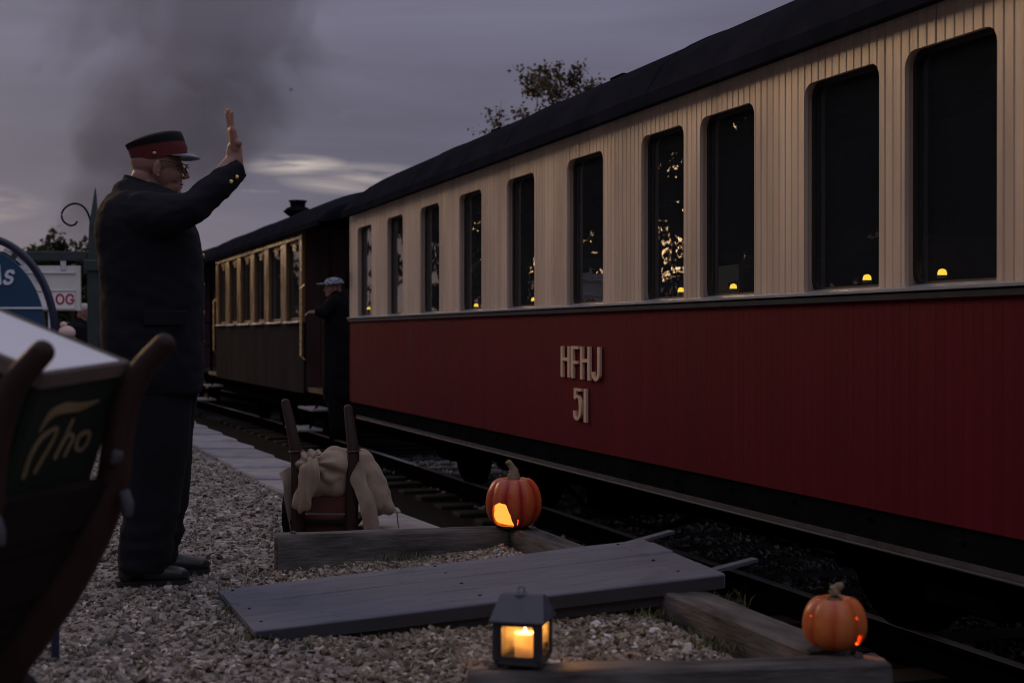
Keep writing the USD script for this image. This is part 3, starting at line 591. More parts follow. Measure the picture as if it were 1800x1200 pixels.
# inside
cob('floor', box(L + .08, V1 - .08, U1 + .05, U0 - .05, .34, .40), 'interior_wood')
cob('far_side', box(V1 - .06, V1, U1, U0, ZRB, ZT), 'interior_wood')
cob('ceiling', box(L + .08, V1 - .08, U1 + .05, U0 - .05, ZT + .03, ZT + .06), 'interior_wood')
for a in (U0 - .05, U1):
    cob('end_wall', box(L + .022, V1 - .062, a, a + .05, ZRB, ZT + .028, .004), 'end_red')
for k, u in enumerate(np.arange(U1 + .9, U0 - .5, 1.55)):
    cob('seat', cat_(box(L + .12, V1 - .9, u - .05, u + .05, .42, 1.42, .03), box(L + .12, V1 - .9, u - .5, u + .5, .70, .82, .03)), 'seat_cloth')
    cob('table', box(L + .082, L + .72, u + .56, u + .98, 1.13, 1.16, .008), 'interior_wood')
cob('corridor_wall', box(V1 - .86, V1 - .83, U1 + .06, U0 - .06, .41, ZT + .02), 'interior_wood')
make_roof(co, VC, 1.45 + .075, 2.345, 2.87, U1 - .12, U0 + .12, 'roof_canvas', .8, seams=[2.2, 4.7, 7.2, 9.7, 12.2])
cob_roof = [c for c in stage.GetPrimAtPath(co.GetPath()).GetChildren() if c.GetName().startswith(('roof', 'gutter'))]
for c in cob_roof: UsdGeom.Xformable(c).AddTranslateOp().Set(tuple(-x for x in OL))
for u in (4.2, 6.25, 9.1, 11.8):   # low ventilators on the roof
    cob('roof_vent', cat_(box(VC - .86, VC - .68, u - .09, u + .09, 2.68, 2.80, .03), box(VC - .89, VC - .65, u - .11, u + .11, 2.797, 2.815, .006)), 'black_iron')
cob('solebar', cat_(box(L + .015, L + .06, U1, U0, .135, .298), box(L + .06, L + .14, U1, U0, .16, .19)), 'solebar_paint')
cob('footboard_angle', cat_(box(L - .012, L + .014, U1 + .1, U0 - .32, .136, .147, .003), box(L + .0, L + .014, U1 + .1, U0 - .32, .149, .17)), 'worn_steel')
for u in np.arange(U1 + .5, U0, .62):
    cob('bolt', rot(lathe([(0, 0), (.014, 0), (.014, .012), (.006, .018), (0, .018)], 8), EY, -90).apply_translation((L + .016, u, .235 + .03 * math.sin(u * 9))), 'solebar_paint')
for u in (13.0, 11.1, 5.9, 3.6): running_gear(co, u, VC, ZR, L)
cc = [c for c in stage.GetPrimAtPath(co.GetPath()).GetChildren() if c.GetName().split('_0')[0] in ('wheel', 'axle', 'axle_box', 'leaf_spring', 'axle_guard')]
for c in cc: UsdGeom.Xformable(c).AddTranslateOp().Set(tuple(-x for x in OL))
for v in (V0 + .28, V1 - .28):
    for a, b in ((13.9, 10.2), (6.8, 2.7)):
        cob('bogie_frame', cat_(box(v - .02, v + .02, b, a, .02, .13, .006), box(v - .1, v + .1, (a + b) / 2 - .25, (a + b) / 2 + .25, -.08, .13, .02)), 'black_iron')
    cob('truss_rod', tube([(v + .06, 10.1, .12), (v + .06, 9.1, -.17), (v + .06, 7.9, -.17), (v + .06, 6.9, .12)], .02, 6), 'black_iron')
cob('battery_box', cat_(box(V0 + .5, V0 + .95, 8.95, 9.5, -.22, .12, .02), box(V0 + .48, V0 + .5, 9.0, 9.45, -.15, .06, .006)), 'black_iron')
cob('brake_cylinder', cat_(rot(lathe([(0, -.3), (.17, -.3), (.2, -.25), (.2, .25), (.17, .3), (0, .3)], 20), EX, 90).apply_translation((VC, 8.2, -.05))), 'black_iron')
cob('brake_rod', tube([(VC - .3, 12, -.1), (VC - .3, 4, -.1)], .018, 6), 'black_iron')
for v in (VC - .87, VC + .87):
    for u, s in ((U0, 1), (U1, -1)):
        cob('buffer', rot(lathe([(0, .5), (.15, .49), (.17, .47), (.17, .45), (.05, .44), (.05, .25), (.09, .24), (.11, 0), (0, 0)], 20), EX, -90 * s).apply_translation((v, u, .18)), 'black_iron')
for a in (U0 - .06, U1): cob('buffer_beam', box(L + .07, V1 - .07, a, a + .06, .06, .298, .01), 'black_iron')
cob('lamp_bracket', cat_(box(L - .05, L - .006, U0 + .001, U0 + .05, 1.52, 1.70, .008), box(L - .05, L + .03, U0 + .002, U0 + .03, 1.58, 1.62, .004)), 'black_iron')
cob('coupling_hook', tube([(VC, U0, .18), (VC, U0 + .25, .18), (VC, U0 + .34, .12), (VC, U0 + .28, .05)], .035, 8), 'black_iron')
# raised letters HFHJ over 51, cut from board
S = .00152; T0 = .0035
def lrect(x0, x1, y0, y1): return Polygon([(x0, -y0), (x1, -y0), (x1, -y1), (x0, -y1)])
def bow(pts, w, end=2): return LineString(catmull(pts, 8)).buffer(w / 2, cap_style=end)
def zy(*pts): return [(x, -y) for x, y in pts]
SZ = .00054
glyph = {
    'H': [(270, 294, 185, 555), (350, 374, 185, 555), (290, 352, 322, 360)],
    'F': [(392, 416, 183, 560), (400, 476, 183, 217), (400, 462, 355, 390)],
    'H2': [(496, 520, 185, 565), (576, 600, 185, 572), (516, 580, 328, 368)]}
letters = {k: union_all([lrect(*q) for q in v]) for k, v in glyph.items()}
letters['J'] = union_all([bow(zy((694, 188), (694, 450), (688, 530), (664, 560), (640, 530), (630, 470)), 25)])
letters['5'] = union_all([lrect(424, 505, 675, 708), lrect(424, 448, 675, 800), bow(zy((434, 790), (462, 766), (486, 800), (494, 880), (486, 990), (460, 1036), (434, 1010), (428, 940)), 25)])
letters['1'] = lrect(536, 561, 672, 1060)
ul = u_on(990, L); zl = 1.02 + (588 - 608) / (1015 - 45 - 25) * 3.5
lt = grp('lettering', co)
for k, poly in letters.items():
    t = prism(poly, .016, (L - .0185, ul + 270 * S, zl + 185 * SZ), -EY * S, EZ * SZ, EX)
    cob('letter' if k not in '51' else 'numeral', t, 'letter_cream', lt)
# ---- second coach (varnished windows, olive sheet) and a third one beyond, on the curve
def olive_coach(label, x_at, v_start, u_start, th, length, winx, name='olive_coach', gold=True, zoff=0.0):
    o = W(v_start, u_start, 0); deg = math.degrees(th)
    c = thing(name, label, 'railway coach', (o[0], o[1], ZR), deg, 'coaches of the train')
    base = (0, 0, ZR); width = 2.75
    def ob(nm, m, mt, par=c, **k): return obj(nm, mv(m, (0, 0, -ZR)), mt, par, **k)
    if winx: ws = [(u_on(b, None, o[0], o[1], th), u_on(a, None, o[0], o[1], th)) for a, b in winx]
    else: ws = [(.35 + k * 1.4, 1.35 + k * 1.4) for k in range(int((length - .3) / 1.4))]
    zb, zs, zw0, zw1, zt = .28, 1.19, 1.205, 2.235, 2.365
    # lower sheet in plates, header, pillars: each piece of its own
    cuts = np.linspace(0, length, 5)
    for a, b in zip(cuts[:-1], cuts[1:]): ob('side_sheet', box(0, .03, a + .002, b - .002, zb, zs - .02, .003), 'olive_sheet')
    ob('header', box(-.004, .05, 0, length, zw1 + .003, zt, .006), 'teak')
    ends = [0] + [x for w in sorted(ws) for x in w] + [length]
    for a, b in zip(ends[0::2], ends[1::2]):
        if b - a > .02: ob('pillar', box(-.002, .05, a + .001, b - .001, zs - .018, zw1, .008), 'teak')
    for a, b in ws:
        w = grp('window', c)
        ob('frame', prism(ring(a + .003, b - .003, zs + .0, zw1 - .002, .02, .05), .03, (.045, 0, 0), EY, EZ, EX), 'dark_frame', w)
        ob('pane', prism(rrect(a + .04, b - .04, zs + .03, zw1 - .03, .01), .005, (.052, 0, 0), EY, EZ, EX), 'window_glass', w)
        ob('sill', hullpts([(x, y, z) for y in (a - .02, b + .02) for x, z in ((.04, zs - .02), (-.05, zs - .02), (-.05, zs - .005), (.04, zs + .012))]), 'alu', w)
        ob('vent_plate', cat_(box(.028, .044, (a + b) / 2 - .11, (a + b) / 2 + .11, zw1 - .13, zw1 - .04, .004), box(.020, .028, (a + b) / 2 - .04, (a + b) / 2 + .04, zw1 - .105, zw1 - .065, .003)), 'teak', w)
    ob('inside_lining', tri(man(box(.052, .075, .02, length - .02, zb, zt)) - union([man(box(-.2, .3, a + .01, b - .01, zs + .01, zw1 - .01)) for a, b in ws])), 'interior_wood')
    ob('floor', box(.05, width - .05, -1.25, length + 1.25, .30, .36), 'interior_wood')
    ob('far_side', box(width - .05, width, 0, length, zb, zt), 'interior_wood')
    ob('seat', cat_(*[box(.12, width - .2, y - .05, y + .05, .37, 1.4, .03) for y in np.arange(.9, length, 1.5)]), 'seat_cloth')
    # end walls with door, balcony, railings, steps
    for e, s in ((0, 1), (length, -1)):
        ys = sorted((e, e + s * .05))
        nb = 14; wv = np.linspace(.06, width - .06, nb + 1)
        for a, b in zip(wv[:-1], wv[1:]):
            ob('end_board', box(a + .001, b - .001, ys[0], ys[1], .362, zt, .005), 'end_red')
        d = grp('end_door', c); yo = e - s * .02
        ob('leaf', box(width / 2 - .36, width / 2 + .36, min(yo, e) - .001, max(yo, e) + .001, .37, 2.15, .006), 'end_red', d)
        ob('handle', tube([(width / 2 - .28, yo - s * .02, 1.25), (width / 2 - .28, yo - s * .06, 1.25), (width / 2 - .2, yo - s * .06, 1.25)], .012, 6), 'brass', d)
        for x in (.09, width - .09):
            ob('balcony_post', tube([(x, e - s * 1.2, .36), (x, e - s * 1.2, zt)], .022, 8), 'black_iron')
        for xa_, xb_ in ((.09, width / 2 - .4), (width / 2 + .4, width - .09)):
            ob('balcony_railing', cat_(*[tube([(xa_, e - s * 1.2, z), (xb_, e - s * 1.2, z)], .016, 6) for z in (.8, 1.25)], *[tube([(x, e - s * 1.2, .36), (x, e - s * 1.2, 1.25)], .012, 6) for x in np.arange(xa_ + .02, xb_, .13)]), 'black_iron')
        ob('grab_rail', tube([(.02, e - s * .06, .7), (-.03, e - s * .06, .75), (-.03, e - s * .06, 1.6), (.02, e - s * .06, 1.65)], .014, 6), 'brass')
        for z, x in ((.10, -.10), (-.14, -.26)):
            ob('step_board', box(x, x + .30, e - s * .62 - .40, e - s * .62 + .40, z, z + .03, .005), 'slab')
        for y in (-.3, .3): ob('step_hanger', tube([(.10, e - s * .62 + y, .3), (-.06, e - s * .62 + y, .09), (-.10, e - s * .62 + y, -.14)], .016, 6), 'black_iron')
        for x in (width / 2 - .87, width / 2 + .87):
            ob('buffer', rot(lathe([(0, .5), (.15, .49), (.17, .47), (.17, .45), (.05, .44), (.05, .25), (.09, .24), (.11, 0), (0, 0)], 18), EX, 90 * s).apply_translation((x, e - s * 1.25, .18)), 'black_iron')
    ob('solebar', box(.16, .22, -1.25, length + 1.25, .04, .298, .005), 'black_iron')
    g0 = len(stage.GetPrimAtPath(c.GetPath()).GetChildren())
    make_roof(c, width / 2, width / 2 + .09, 2.375, 2.86, -1.38, length + 1.38, 'roof_canvas', .95, seams=[1.5, 4.2, 6.9])
    for y in (1.0, 3.0, length - 3, length - 1.0): running_gear(c, y, width / 2, ZR, 0)
    for q in stage.GetPrimAtPath(c.GetPath()).GetChildren()[g0:]: UsdGeom.Xformable(q).AddTranslateOp().Set((0, 0, -ZR))
    for y in (length * .72,):
        ob('chimney_cowl', cat_(lathe([(0, 2.76), (.12, 2.76), (.115, 2.94), (.16, 2.96), (.24, 3.03), (.17, 3.09), (.12, 3.11), (.13, 3.18), (.15, 3.19), (.15, 3.21), (0, 3.21)], 20).apply_translation((width / 2 - .35, y, 0))), 'black_iron')
    ob('roof_vent', box(width / 2 - .5, width / 2 - .2, length * .45 - .12, length * .45 + .12, 2.80, 2.90, .03), 'black_iron')
    return c
TH2 = math.atan(920 / F)
wx = [(383.5, 396.5), (403, 416.5), (423, 440), (447, 464.5), (472, 493.5), (503, 526)]
o2 = W(L, 17.9)
len2 = u_on(379.6, None, o2[0], o2[1], TH2)
c2 = olive_coach('olive brown coach with six varnished windows and open balcony, behind the red and cream coach', None, L, 17.9, TH2, len2, wx)
e2 = o2 + np.array([-math.sin(TH2), math.cos(TH2), 0]) * (len2 + 3.6)
TH3 = math.atan(985 / F)
v3 = e2[0] * CT + e2[1] * ST; u3 = -e2[0] * ST + e2[1] * CT
c3 = olive_coach('dark brown coach farthest along the train, mostly hidden behind the waving man', None, v3, u3, TH3, 9.0, None)

# ================================================================== tealights and things behind the coach windows
def tealight(x, y, dv, label):
    v = L + dv; u = u_on(x, v); p = W(v, u, 0)
    ray_z = HC + (HOR - y) / F * p[1]
    z0 = ray_z - .016
    t = thing('tealight', label, 'tealight', (p[0], p[1], z0), 0, 'tealights in the coach windows')
    obj('cup', lathe([(0, 0), (.020, 0), (.021, .012), (.0195, .012), (.019, .004), (0, .004)], 16), 'tealight_cup', t)
    obj('flame', mv(lathe([(0, .005), (.018, .005), (.0185, .014), (.0175, .024), (.014, .033), (.006, .037), (0, .038)], 16), (0, 0, 0)), 'tealight_flame', t, smooth=40)
for x, y, dv, s in ((648, 543, .13, 'glowing yellow tealight in the coach window farthest from the camera'), (837, 538, .13, 'glowing yellow tealight in the window where a passenger sits'),
                    (938, 528, .12, 'glowing yellow tealight in the window fifth from the far end of the cream coach side'), (1197, 512, .12, 'glowing yellow tealight in the left window of the middle pair'),
                    (1289, 506, .12, 'glowing yellow tealight in front of the white carton behind the window'), (1524, 491, .12, 'glowing yellow tealight in the second largest window at the right'),
                    (1656, 482, .12, 'glowing yellow tealight in the largest window at the right')):
    tealight(x, y, dv, s)
p = W(L + .36, u_on(1285, L + .36), 0); zc = HC + (HOR - 512) / F * p[1]
cb = thing('carton', 'pale carton with faint dark red printing behind the window with a tealight', 'carton', (p[0], p[1], zc - .03), math.degrees(TH))
obj('box', box(0, .22, -.155, .155, 0, .175, .005), 'paper_white', cb)
obj('tab', box(.08, .12, -.02, .025, .176, .197, .003), 'paper_white', cb)
for k, (y0, h, wd) in enumerate(((.11, .022, .03), (.075, .026, .03), (.042, .032, .022), (.015, .034, .02))):
    obj('print', box(-.0012, -.0003, y0 - .10, y0 - .10 + wd * .75, .055, .055 + h, 0), 'dried_red', cb)

# ================================================================== people
def head(cx, cy, cz, s=1.0, face=0.0):
    """A head with nose, brow, lips, chin and ears; centre at eye height, face along +x, as one Manifold. s = scale."""
    ms = [ell((-.012, 0, .030), (.098, .076, .085)), ell((.012, 0, -.020), (.074, .064, .082)), ell((.030, 0, -.075), (.052, .048, .042)),
          ell((.072, 0, .018), (.022, .052, .014)), bone((.086, 0, .008), (.111, 0, -.031), .008, .0095, 12), ell((.097, .010, -.035), (.012, .0075, .0065)), ell((.097, -.010, -.035), (.012, .0075, .0065)),
          ell((.084, 0, -.061), (.011, .022, .0065)), ell((.080, 0, -.073), (.011, .020, .0065)), ell((.073, 0, -.098), (.016, .022, .014)),
          ell((.044, .030, -.030), (.034, .026, .036)), ell((.044, -.030, -.030), (.034, .026, .036)), ell((.064, 0, -.026), (.028, .032, .034)), ell((.064, 0, -.048), (.026, .030, .030)), ell((.060, 0, -.070), (.026, .034, .040)), ell((-.055, 0, -.045), (.055, .058, .06))]
    for e in (-1, 1): ms += [ell((-.008, e * .080, -.008), (.016, .008, .034)).rotate((0, 8, 0)), ell((-.006, e * .078, -.036), (.009, .008, .010))]
    m = (union(ms) - union([ell((.000, e * .089, -.008), (.0085, .006, .019)) for e in (-1, 1)])).scale((s,) * 3).rotate((0, 0, face)).translate((cx, cy, cz)); return m
def hand_fingers(wrist, d, nrm, side, s=1.0, curl=0.1, spread=.02):
    """A hand as a list of Manifolds: palm and five bent fingers. d points along the fingers, nrm out of the palm, side towards the thumb."""
    w, d, nrm, side = (np.asarray(x, float) for x in (wrist, d, nrm, side)); P = lambda a, b, c: w + (d * a + side * b + nrm * c) * s
    ms = [Manifold.batch_hull([sph(P(.012, -.022, .0), .017 * s), sph(P(.012, .020, .0), .018 * s), sph(P(.086, -.034, 0), .0125 * s), sph(P(.092, .034, 0), .013 * s), sph(P(.05, 0, .004), .019 * s)]),
          ell(P(.032, -.030, .010), (.018 * s,) * 3), bone(P(.020, .020, .008), P(.055, .030, .010), .018 * s, .013 * s)]
    cs = curl if isinstance(curl, tuple) else (curl,) * 4
    for (b, l, r), c0 in zip(((.033, .076, .0098), (.0112, .083, .0102), (-.0105, .078, .0098), (-.031, .066, .0088)), cs):
        base = P(.088, b, 0); pts = [base]; ang = 0
        for fr in (.45, .30, .25):
            ang += c0; pts.append(pts[-1] + (d * math.cos(ang) + nrm * math.sin(ang) + side * (b * spread * 20) * .5) * l * fr * s)
        ms += chain(pts, [r * s, r * .95 * s, r * .86 * s, r * .74 * s], 12)
    t = [P(.030, .028, .012), P(.055, .052, .020), P(.082, .066, .018), P(.102, .070, .014)]
    ms += chain(t, [.0145 * s, .0115 * s, .0105 * s, .0085 * s], 12); return ms

# ---- the railwayman, seen in profile, waving
PX = 430.0
MB = np.array([(275 - 900) / F * 5.9, 5.9, 0]); MR = 14.0
def mp(x, y, b=0.0):           # photograph pixel to the man's own frame (b: away from the camera)
    return np.array([(x - 275) / PX, b, HC - (y - HOR) / 424.0])
man_ = thing('person', 'man in dark railway uniform and red banded cap, standing with one hand raised', 'person', MB, MR)
hd = mp(280, 296); HS = 1.04
def hT(m): return tri(m.rotate((0, -2, 0)).translate(tuple(hd)))
wr = mp(409, 276, -.20); hdir = mp(396, 192, -.19) - wr; hdir /= np.linalg.norm(hdir)
nr = np.array([1.0, .06, .2]); nr -= hdir * nr.dot(hdir); nr /= np.linalg.norm(nr); sd = np.cross(hdir, nr); sd = sd if sd[1] > 0 else -sd
body = [head(*hd, HS)] + hand_fingers(wr, hdir, nr, sd, 1.06, (-.02, -.01, .02, .06), .01) + \
    chain([mp(262, 330), mp(256, 370), mp(262, 450), mp(265, 640)], [.066, .10, .13, .13]) + \
    chain([mp(258, 396, -.15), mp(338, 374, -.29), mp(407, 290, -.205), wr + hdir * .02], [.055, .048, .036, .031]) + \
    chain([mp(250, 372, .19), mp(245, 480, .25), mp(275, 590, .24)], [.06, .045, .032]) + hand_fingers(mp(278, 596, .24), np.array([.25, 0, -.97]), np.array([-.0, -1, 0.]), np.array([.97, 0, .25]), 1.0, .25) + \
    chain([mp(262, 640, -.10), mp(270, 800, -.11), mp(252, 985, -.11)], [.10, .065, .045]) + chain([mp(275, 640, .10), mp(285, 800, .11), mp(272, 975, .11)], [.10, .065, .045]) + \
    [bone(mp(248, 1000, -.11), mp(310, 1010, -.11), .03, .025), bone(mp(270, 1000, .11), mp(345, 1010, .11), .03, .025)]
obj('body', blend(body, .0075, 9), 'skin', man_, smooth=True)
# coat: sections measured down the figure (height, back, front, half width)
sec = [(323, 225, 294, .082), (333, 208, 310, .115), (345, 194, 320, .155), (361, 182, 330, .20), (382, 174, 338, .235), (400, 170, 345, .245), (430, 171, 351, .245), (470, 175, 356, .245), (510, 178, 358, .245),
       (550, 178, 358, .245), (590, 178, 358, .245), (630, 183, 357, .245), (665, 194, 355, .235), (690, 206, 353, .222)]
rings = []
for y, b, f, hw in sec:
    a0, a1 = mp(b, y)[0], mp(f, y)[0]; z = mp(0, y)[2]; t = np.linspace(0, 2 * np.pi, 56, endpoint=False)
    ex = 2 / 2.5; cx = np.sign(np.cos(t)) * np.abs(np.cos(t)) ** ex; sx = np.sign(np.sin(t)) * np.abs(np.sin(t)) ** ex
    rings.append(np.stack([(a0 + a1) / 2 + (a1 - a0) / 2 * cx, hw * sx, np.full_like(t, z) - .02 * np.cos(t) * (y < 345)], 1))
torso = man(loft(rings))
sleeve_r = [Manifold.batch_hull([sph(mp(232, 388, -.10), .12), sph(mp(262, 392, -.19), .092), sph(mp(262, 430, -.12), .11)])] + chain([mp(252, 388, -.17), mp(292, 388, -.25), mp(336, 376, -.29), mp(372, 341, -.26), mp(414, 300, -.205)], [.100, .082, .064, .060, .051])
sleeve_l = chain([mp(240, 368, .16), mp(246, 480, .25), mp(275, 582, .24)], [.095, .072, .055])
coat = union([torso] + sleeve_r + sleeve_l)
cutp = mp(415, 300, -.205); fd = mp(415, 300, -.205) - mp(372, 341, -.26); fd /= np.linalg.norm(fd)
coat = coat.trim_by_plane(tuple(-fd), float(-fd.dot(cutp)))
cuffs = union([coat])
ct = blend(cuffs, .016, 14)
v = np.array(ct.vertices); nrm = ct.vertex_normals; w = (meshkit.fbm(v * [9, 9, 4.5], 3, 5) - .5) * .018 - np.abs(meshkit.fbm(v * [8, 8, 15], 3, 8) - .5) * .030 + .004
ct.vertices = v + nrm * w[:, None]
coat_o = obj('coat', ct, 'coat', man_, smooth=True)
collar = loft([[np.array([math.cos(t) * (.080 + o) + mp(260, 0)[0], math.sin(t) * (.078 + o), mp(0, 328)[2] + h - .035 * math.cos(t) - .01]) for t in np.linspace(0, 2 * np.pi, 40, endpoint=False)] for o, h in ((.0, -.03), (.004, .018), (.014, .020), (.034, -.03), (.03, -.045))], cap=False)
obj('collar', collar, 'coat', coat_o, smooth=True)
def btn(p, n, r, name, par, mt='brass'):
    m = lathe([(0, .004), (r * .6, .0035), (r, .001), (r, -.004), (0, -.004)], 14); n = np.asarray(n, float) / np.linalg.norm(n)
    m.apply_transform(trimesh.geometry.align_vectors([0, 0, 1], n)); return obj(name, mv(m, p), mt, par)
def front_of(x, y):            # the surface nearest the camera seen at this pixel, in the man's frame
    o = mp(x, y, -1.0); loc, _, _ = trimesh.ray.ray_triangle.RayMeshIntersector(ct).intersects_location([o], [[0, 1, 0]])
    return loc[np.argmin(loc[:, 1])] if len(loc) else mp(x, y, -.2)
for x, y in ((400, 329), (410, 320)):
    btn(front_of(x, y) + [0, -.001, 0], (.1, -1, .15), .0085, 'cuff_button', coat_o)
for y in (450, 500, 550, 600): btn(mp(357, y, -.05 ) + [.0, -.01, 0], (1, -.15, 0), .010, 'coat_button', coat_o)
fl = front_of(290, 560); obj('pocket_flap', box(-.085, .085, -.006, .006, -.03, .03, .004).apply_translation(fl + [0, -.001, 0]), 'coat', coat_o)
# trousers
tr = chain([mp(272, 660, -.07), mp(276, 770, -.09), mp(266, 900, -.10), mp(252, 992, -.11)], [.158, .132, .112, .104]) + chain([mp(284, 660, .07), mp(288, 770, .09), mp(284, 900, .10), mp(270, 985, .11)], [.155, .125, .104, .098])
trm = union(tr).trim_by_plane((.10, 0, 1), .062 ).trim_by_plane((0, 0, -1), -.95)
tt = blend(trm, .017, 10); v = np.array(tt.vertices); fold = (meshkit.fbm(v * [8, 8, 5], 3, 15) - .5) * .022 + np.where(v[:, 2] < .3, (meshkit.fbm(v * [10, 10, 26], 2, 4) - .5) * .03, 0)
tt.vertices = v + tt.vertex_normals * fold[:, None]; obj('trousers', tt, 'trousers', man_, smooth=True)
def shoe(x0, x1, b, ang):
    l = (x1 - x0) / PX; m = [Manifold.batch_hull([sph((.045, y, .045), .036) for y in (-.012, .012)] + [sph((.05, 0, .088), .038)]), Manifold.batch_hull([sph((.05, 0, .085), .036), sph((.13, .0, .068), .034), sph((.05, 0, .045), .036)]),
         Manifold.batch_hull([sph((.13, y, .048), .034) for y in (-.014, .014)] + [sph((l - .045, y, .040), .028) for y in (-.018, .018)] + [sph((l - .03, 0, .036), .026), sph((.13, 0, .062), .032)])]
    up = blend(m, .012, 6); sole = prism(LineString([(.04, 0), (l * .5, 0.0), (l - .045, 0)]).buffer(.043), .022, (0, 0, 0), EX, EY, EZ); heel = box(.005, .075, -.036, .036, -.0, .012)
    k = thing('shoe', None, None, (mp(x0, 0)[0], b, 0.004), ang, parent=man_); obj('upper', up, 'shoe', k, smooth=True); obj('sole', sole, 'shoe', k)
shoe(206, 333, -.11, -4); shoe(240, 372, .115, 2)
# cap: red band, dark crown rising to the front, glossy peak, badge
def capring(pts_back, pts_front, hw, n=48, ex=2.0):
    a0, a1 = mp(*pts_back), mp(*pts_front); t = np.linspace(0, 2 * np.pi, n, endpoint=False)
    k = (1 - np.cos(t)) / 2 if False else (1 + np.cos(t)) / 2
    return np.stack([(a0[0] + a1[0]) / 2 + (a1[0] - a0[0]) / 2 * np.cos(t), hw * np.sin(t), a0[2] + (a1[2] - a0[2]) * k], 1)
cap = grp('cap', man_)
obj('band', loft([capring((236, 291), (329, 269), .083), capring((231, 280), (329.5, 258), .086), capring((227, 268), (327, 252), .089), capring((225, 264), (325, 247), .0905)]), 'cap_red', cap, smooth=50)
obj('crown', loft([capring((224.5, 264.5), (325.5, 247.5), .091), capring((222.5, 260), (323, 240), .0945), capring((221, 258), (320, 233), .096), capring((222.5, 256.5), (317, 230.5), .095), capring((228, 253), (312, 230), .089), capring((240, 246), (304, 229.5), .066), capring((256, 239.5), (290, 231.5), .03)]), 'cap_black', cap, smooth=45)
pk = []
for k in np.linspace(-1, 1, 21):
    a = k * 1.15; bx = mp(281, 0)[0] + math.cos(a) * .113; by = math.sin(a) * .084
    ln = .050 * (1 - (k * k) ** 1.4) + .003; zz = mp(0, 270.5 - 1.5 * (1 - k * k))[2] - abs(k) ** 2 * .012
    dx, dy = math.cos(a * .8), math.sin(a * .8)
    pk.append([(bx, by, zz), (bx + dx * ln * .5, by + dy * ln * .5, zz - ln * .05 + .002), (bx + dx * ln, by + dy * ln, zz - ln * .30), (bx + dx * ln, by + dy * ln, zz - ln * .30 - .003), (bx + dx * ln * .5, by + dy * ln * .5, zz - ln * .05 - .003), (bx, by, zz - .004)])
obj('peak', loft(pk), 'patent', cap, smooth=50)
bd = [mv(lathe([(0, .004), (.010, .003), (.012, 0), (0, 0)], 14), (0, 0, 0)), mv(lathe([(0, .004), (.006, .003), (.008, 0), (0, 0)], 12), (0, .017, 0)), *[mv(lathe([(0, .003), (.004, .002), (.005, 0), (0, 0)], 10), (s * .012 * math.cos(a), -.002 + .014 * math.sin(a), 0)) for s in (-1, 1) for a in (-1.1, -.5, .1, .6)]]
bm = cat_(*bd); bm.apply_transform(np.array([[0, 0, 1, 0], [1, 0, 0, 0], [0, 1, 0, 0], [0, 0, 0, 1.0]])); bm.apply_transform(trimesh.transformations.rotation_matrix(-.25, EY))
obj('badge', rot(bm, EZ, -28).apply_translation(mp(322, 258, -.022)), 'gold_thread', cap)
btn(mp(272, 274, -.0905), (0, -1, 0), .007, 'cap_button', cap)
ears_y = .084
gl = grp('glasses', man_)
obj('temple', tube([mp(277, 290, -.083), mp(285, 286.5, -.087), mp(310, 288.5, -.077), mp(328, 292.5, -.066)], .0024, 6), 'glasses_frame', gl)
obj('temple', tube([mp(277, 290, .083), mp(285, 286.5, .087), mp(310, 288.5, .077), mp(328, 292.5, .066)], .0024, 6), 'glasses_frame', gl)
for s in (-1, 1):
    c = mp(330, 297, s * .034); t = np.linspace(0, 2 * np.pi, 25); obj('rim', tube([c + [-.010 * abs(math.cos(a)) , math.cos(a) * .024, math.sin(a) * .016] for a in t], .0022, 6), 'glasses_frame', gl)
obj('bridge', tube([mp(330.5, 294, -.008), mp(332, 293, 0), mp(330.5, 294, .008)], .002, 6), 'glasses_frame', gl)
for s in (-1, 1): obj('eye', ell(mp(311, 296.5, s * .031), (.0105,) * 3), 'eye_dark', man_)

# ---- simple onlookers
def onlooker(name, label, base, face, joints, head_c, head_s, clothes_mat, parts, hs=1.0):
    pass
# leaning out between the coaches, checked cap
Yp = 16.9
bp = atY(592, 588, Yp); bp[2] = 0
def pq(x, y, b=0.0): q = atY(x, y, Yp) - bp; return np.array([q[0], b, q[2]])
lean = thing('person', 'person in dark coat and checked cap leaning out between the coaches', 'person', bp, 0)
hc = pq(585, 506); lb = [head(0, 0, 0, .95).rotate((0, 0, 200)).translate(tuple(hc))] + chain([pq(588, 520), pq(592, 540), pq(594, 620)], [.06, .13, .14]) + chain([pq(590, 532, -.1), pq(574, 548, -.15), pq(560, 547, -.16)], [.06, .05, .035]) + \
    hand_fingers(pq(560, 547, -.16), np.array([-.9, -.3, -.1]), np.array([0, -.3, -1.0]), np.array([0.3, -1, 0]), .95, .35) + chain([pq(590, 640, -.08), pq(592, 700, -.08), pq(594, 752, -.08)], [.09, .07, .05]) + chain([pq(598, 640, .08), pq(600, 700, .08), pq(602, 752, .08)], [.09, .07, .05])
obj('body', blend(lb, .02, 5), 'skin', lean, smooth=True)
obj('coat', blend(union(chain([pq(592, 524), pq(594, 545), pq(596, 600), pq(596, 690)], [.10, .185, .19, .20]) + chain([pq(590, 532, -.12), pq(574, 550, -.17), pq(563, 548, -.165)], [.095, .075, .06]) + chain([pq(598, 535, .14), pq(604, 600, .16)], [.08, .065])), .03, 8, .012, 9), 'jacket_dark', lean, smooth=True)
obj('trousers', blend(union(chain([pq(592, 670, -.07), pq(594, 750, -.08)], [.13, .09]) + chain([pq(600, 670, .07), pq(602, 750, .08)], [.13, .09])), .03, 6), 'jacket_dark', lean, smooth=True)
cp = grp('cap', lean)
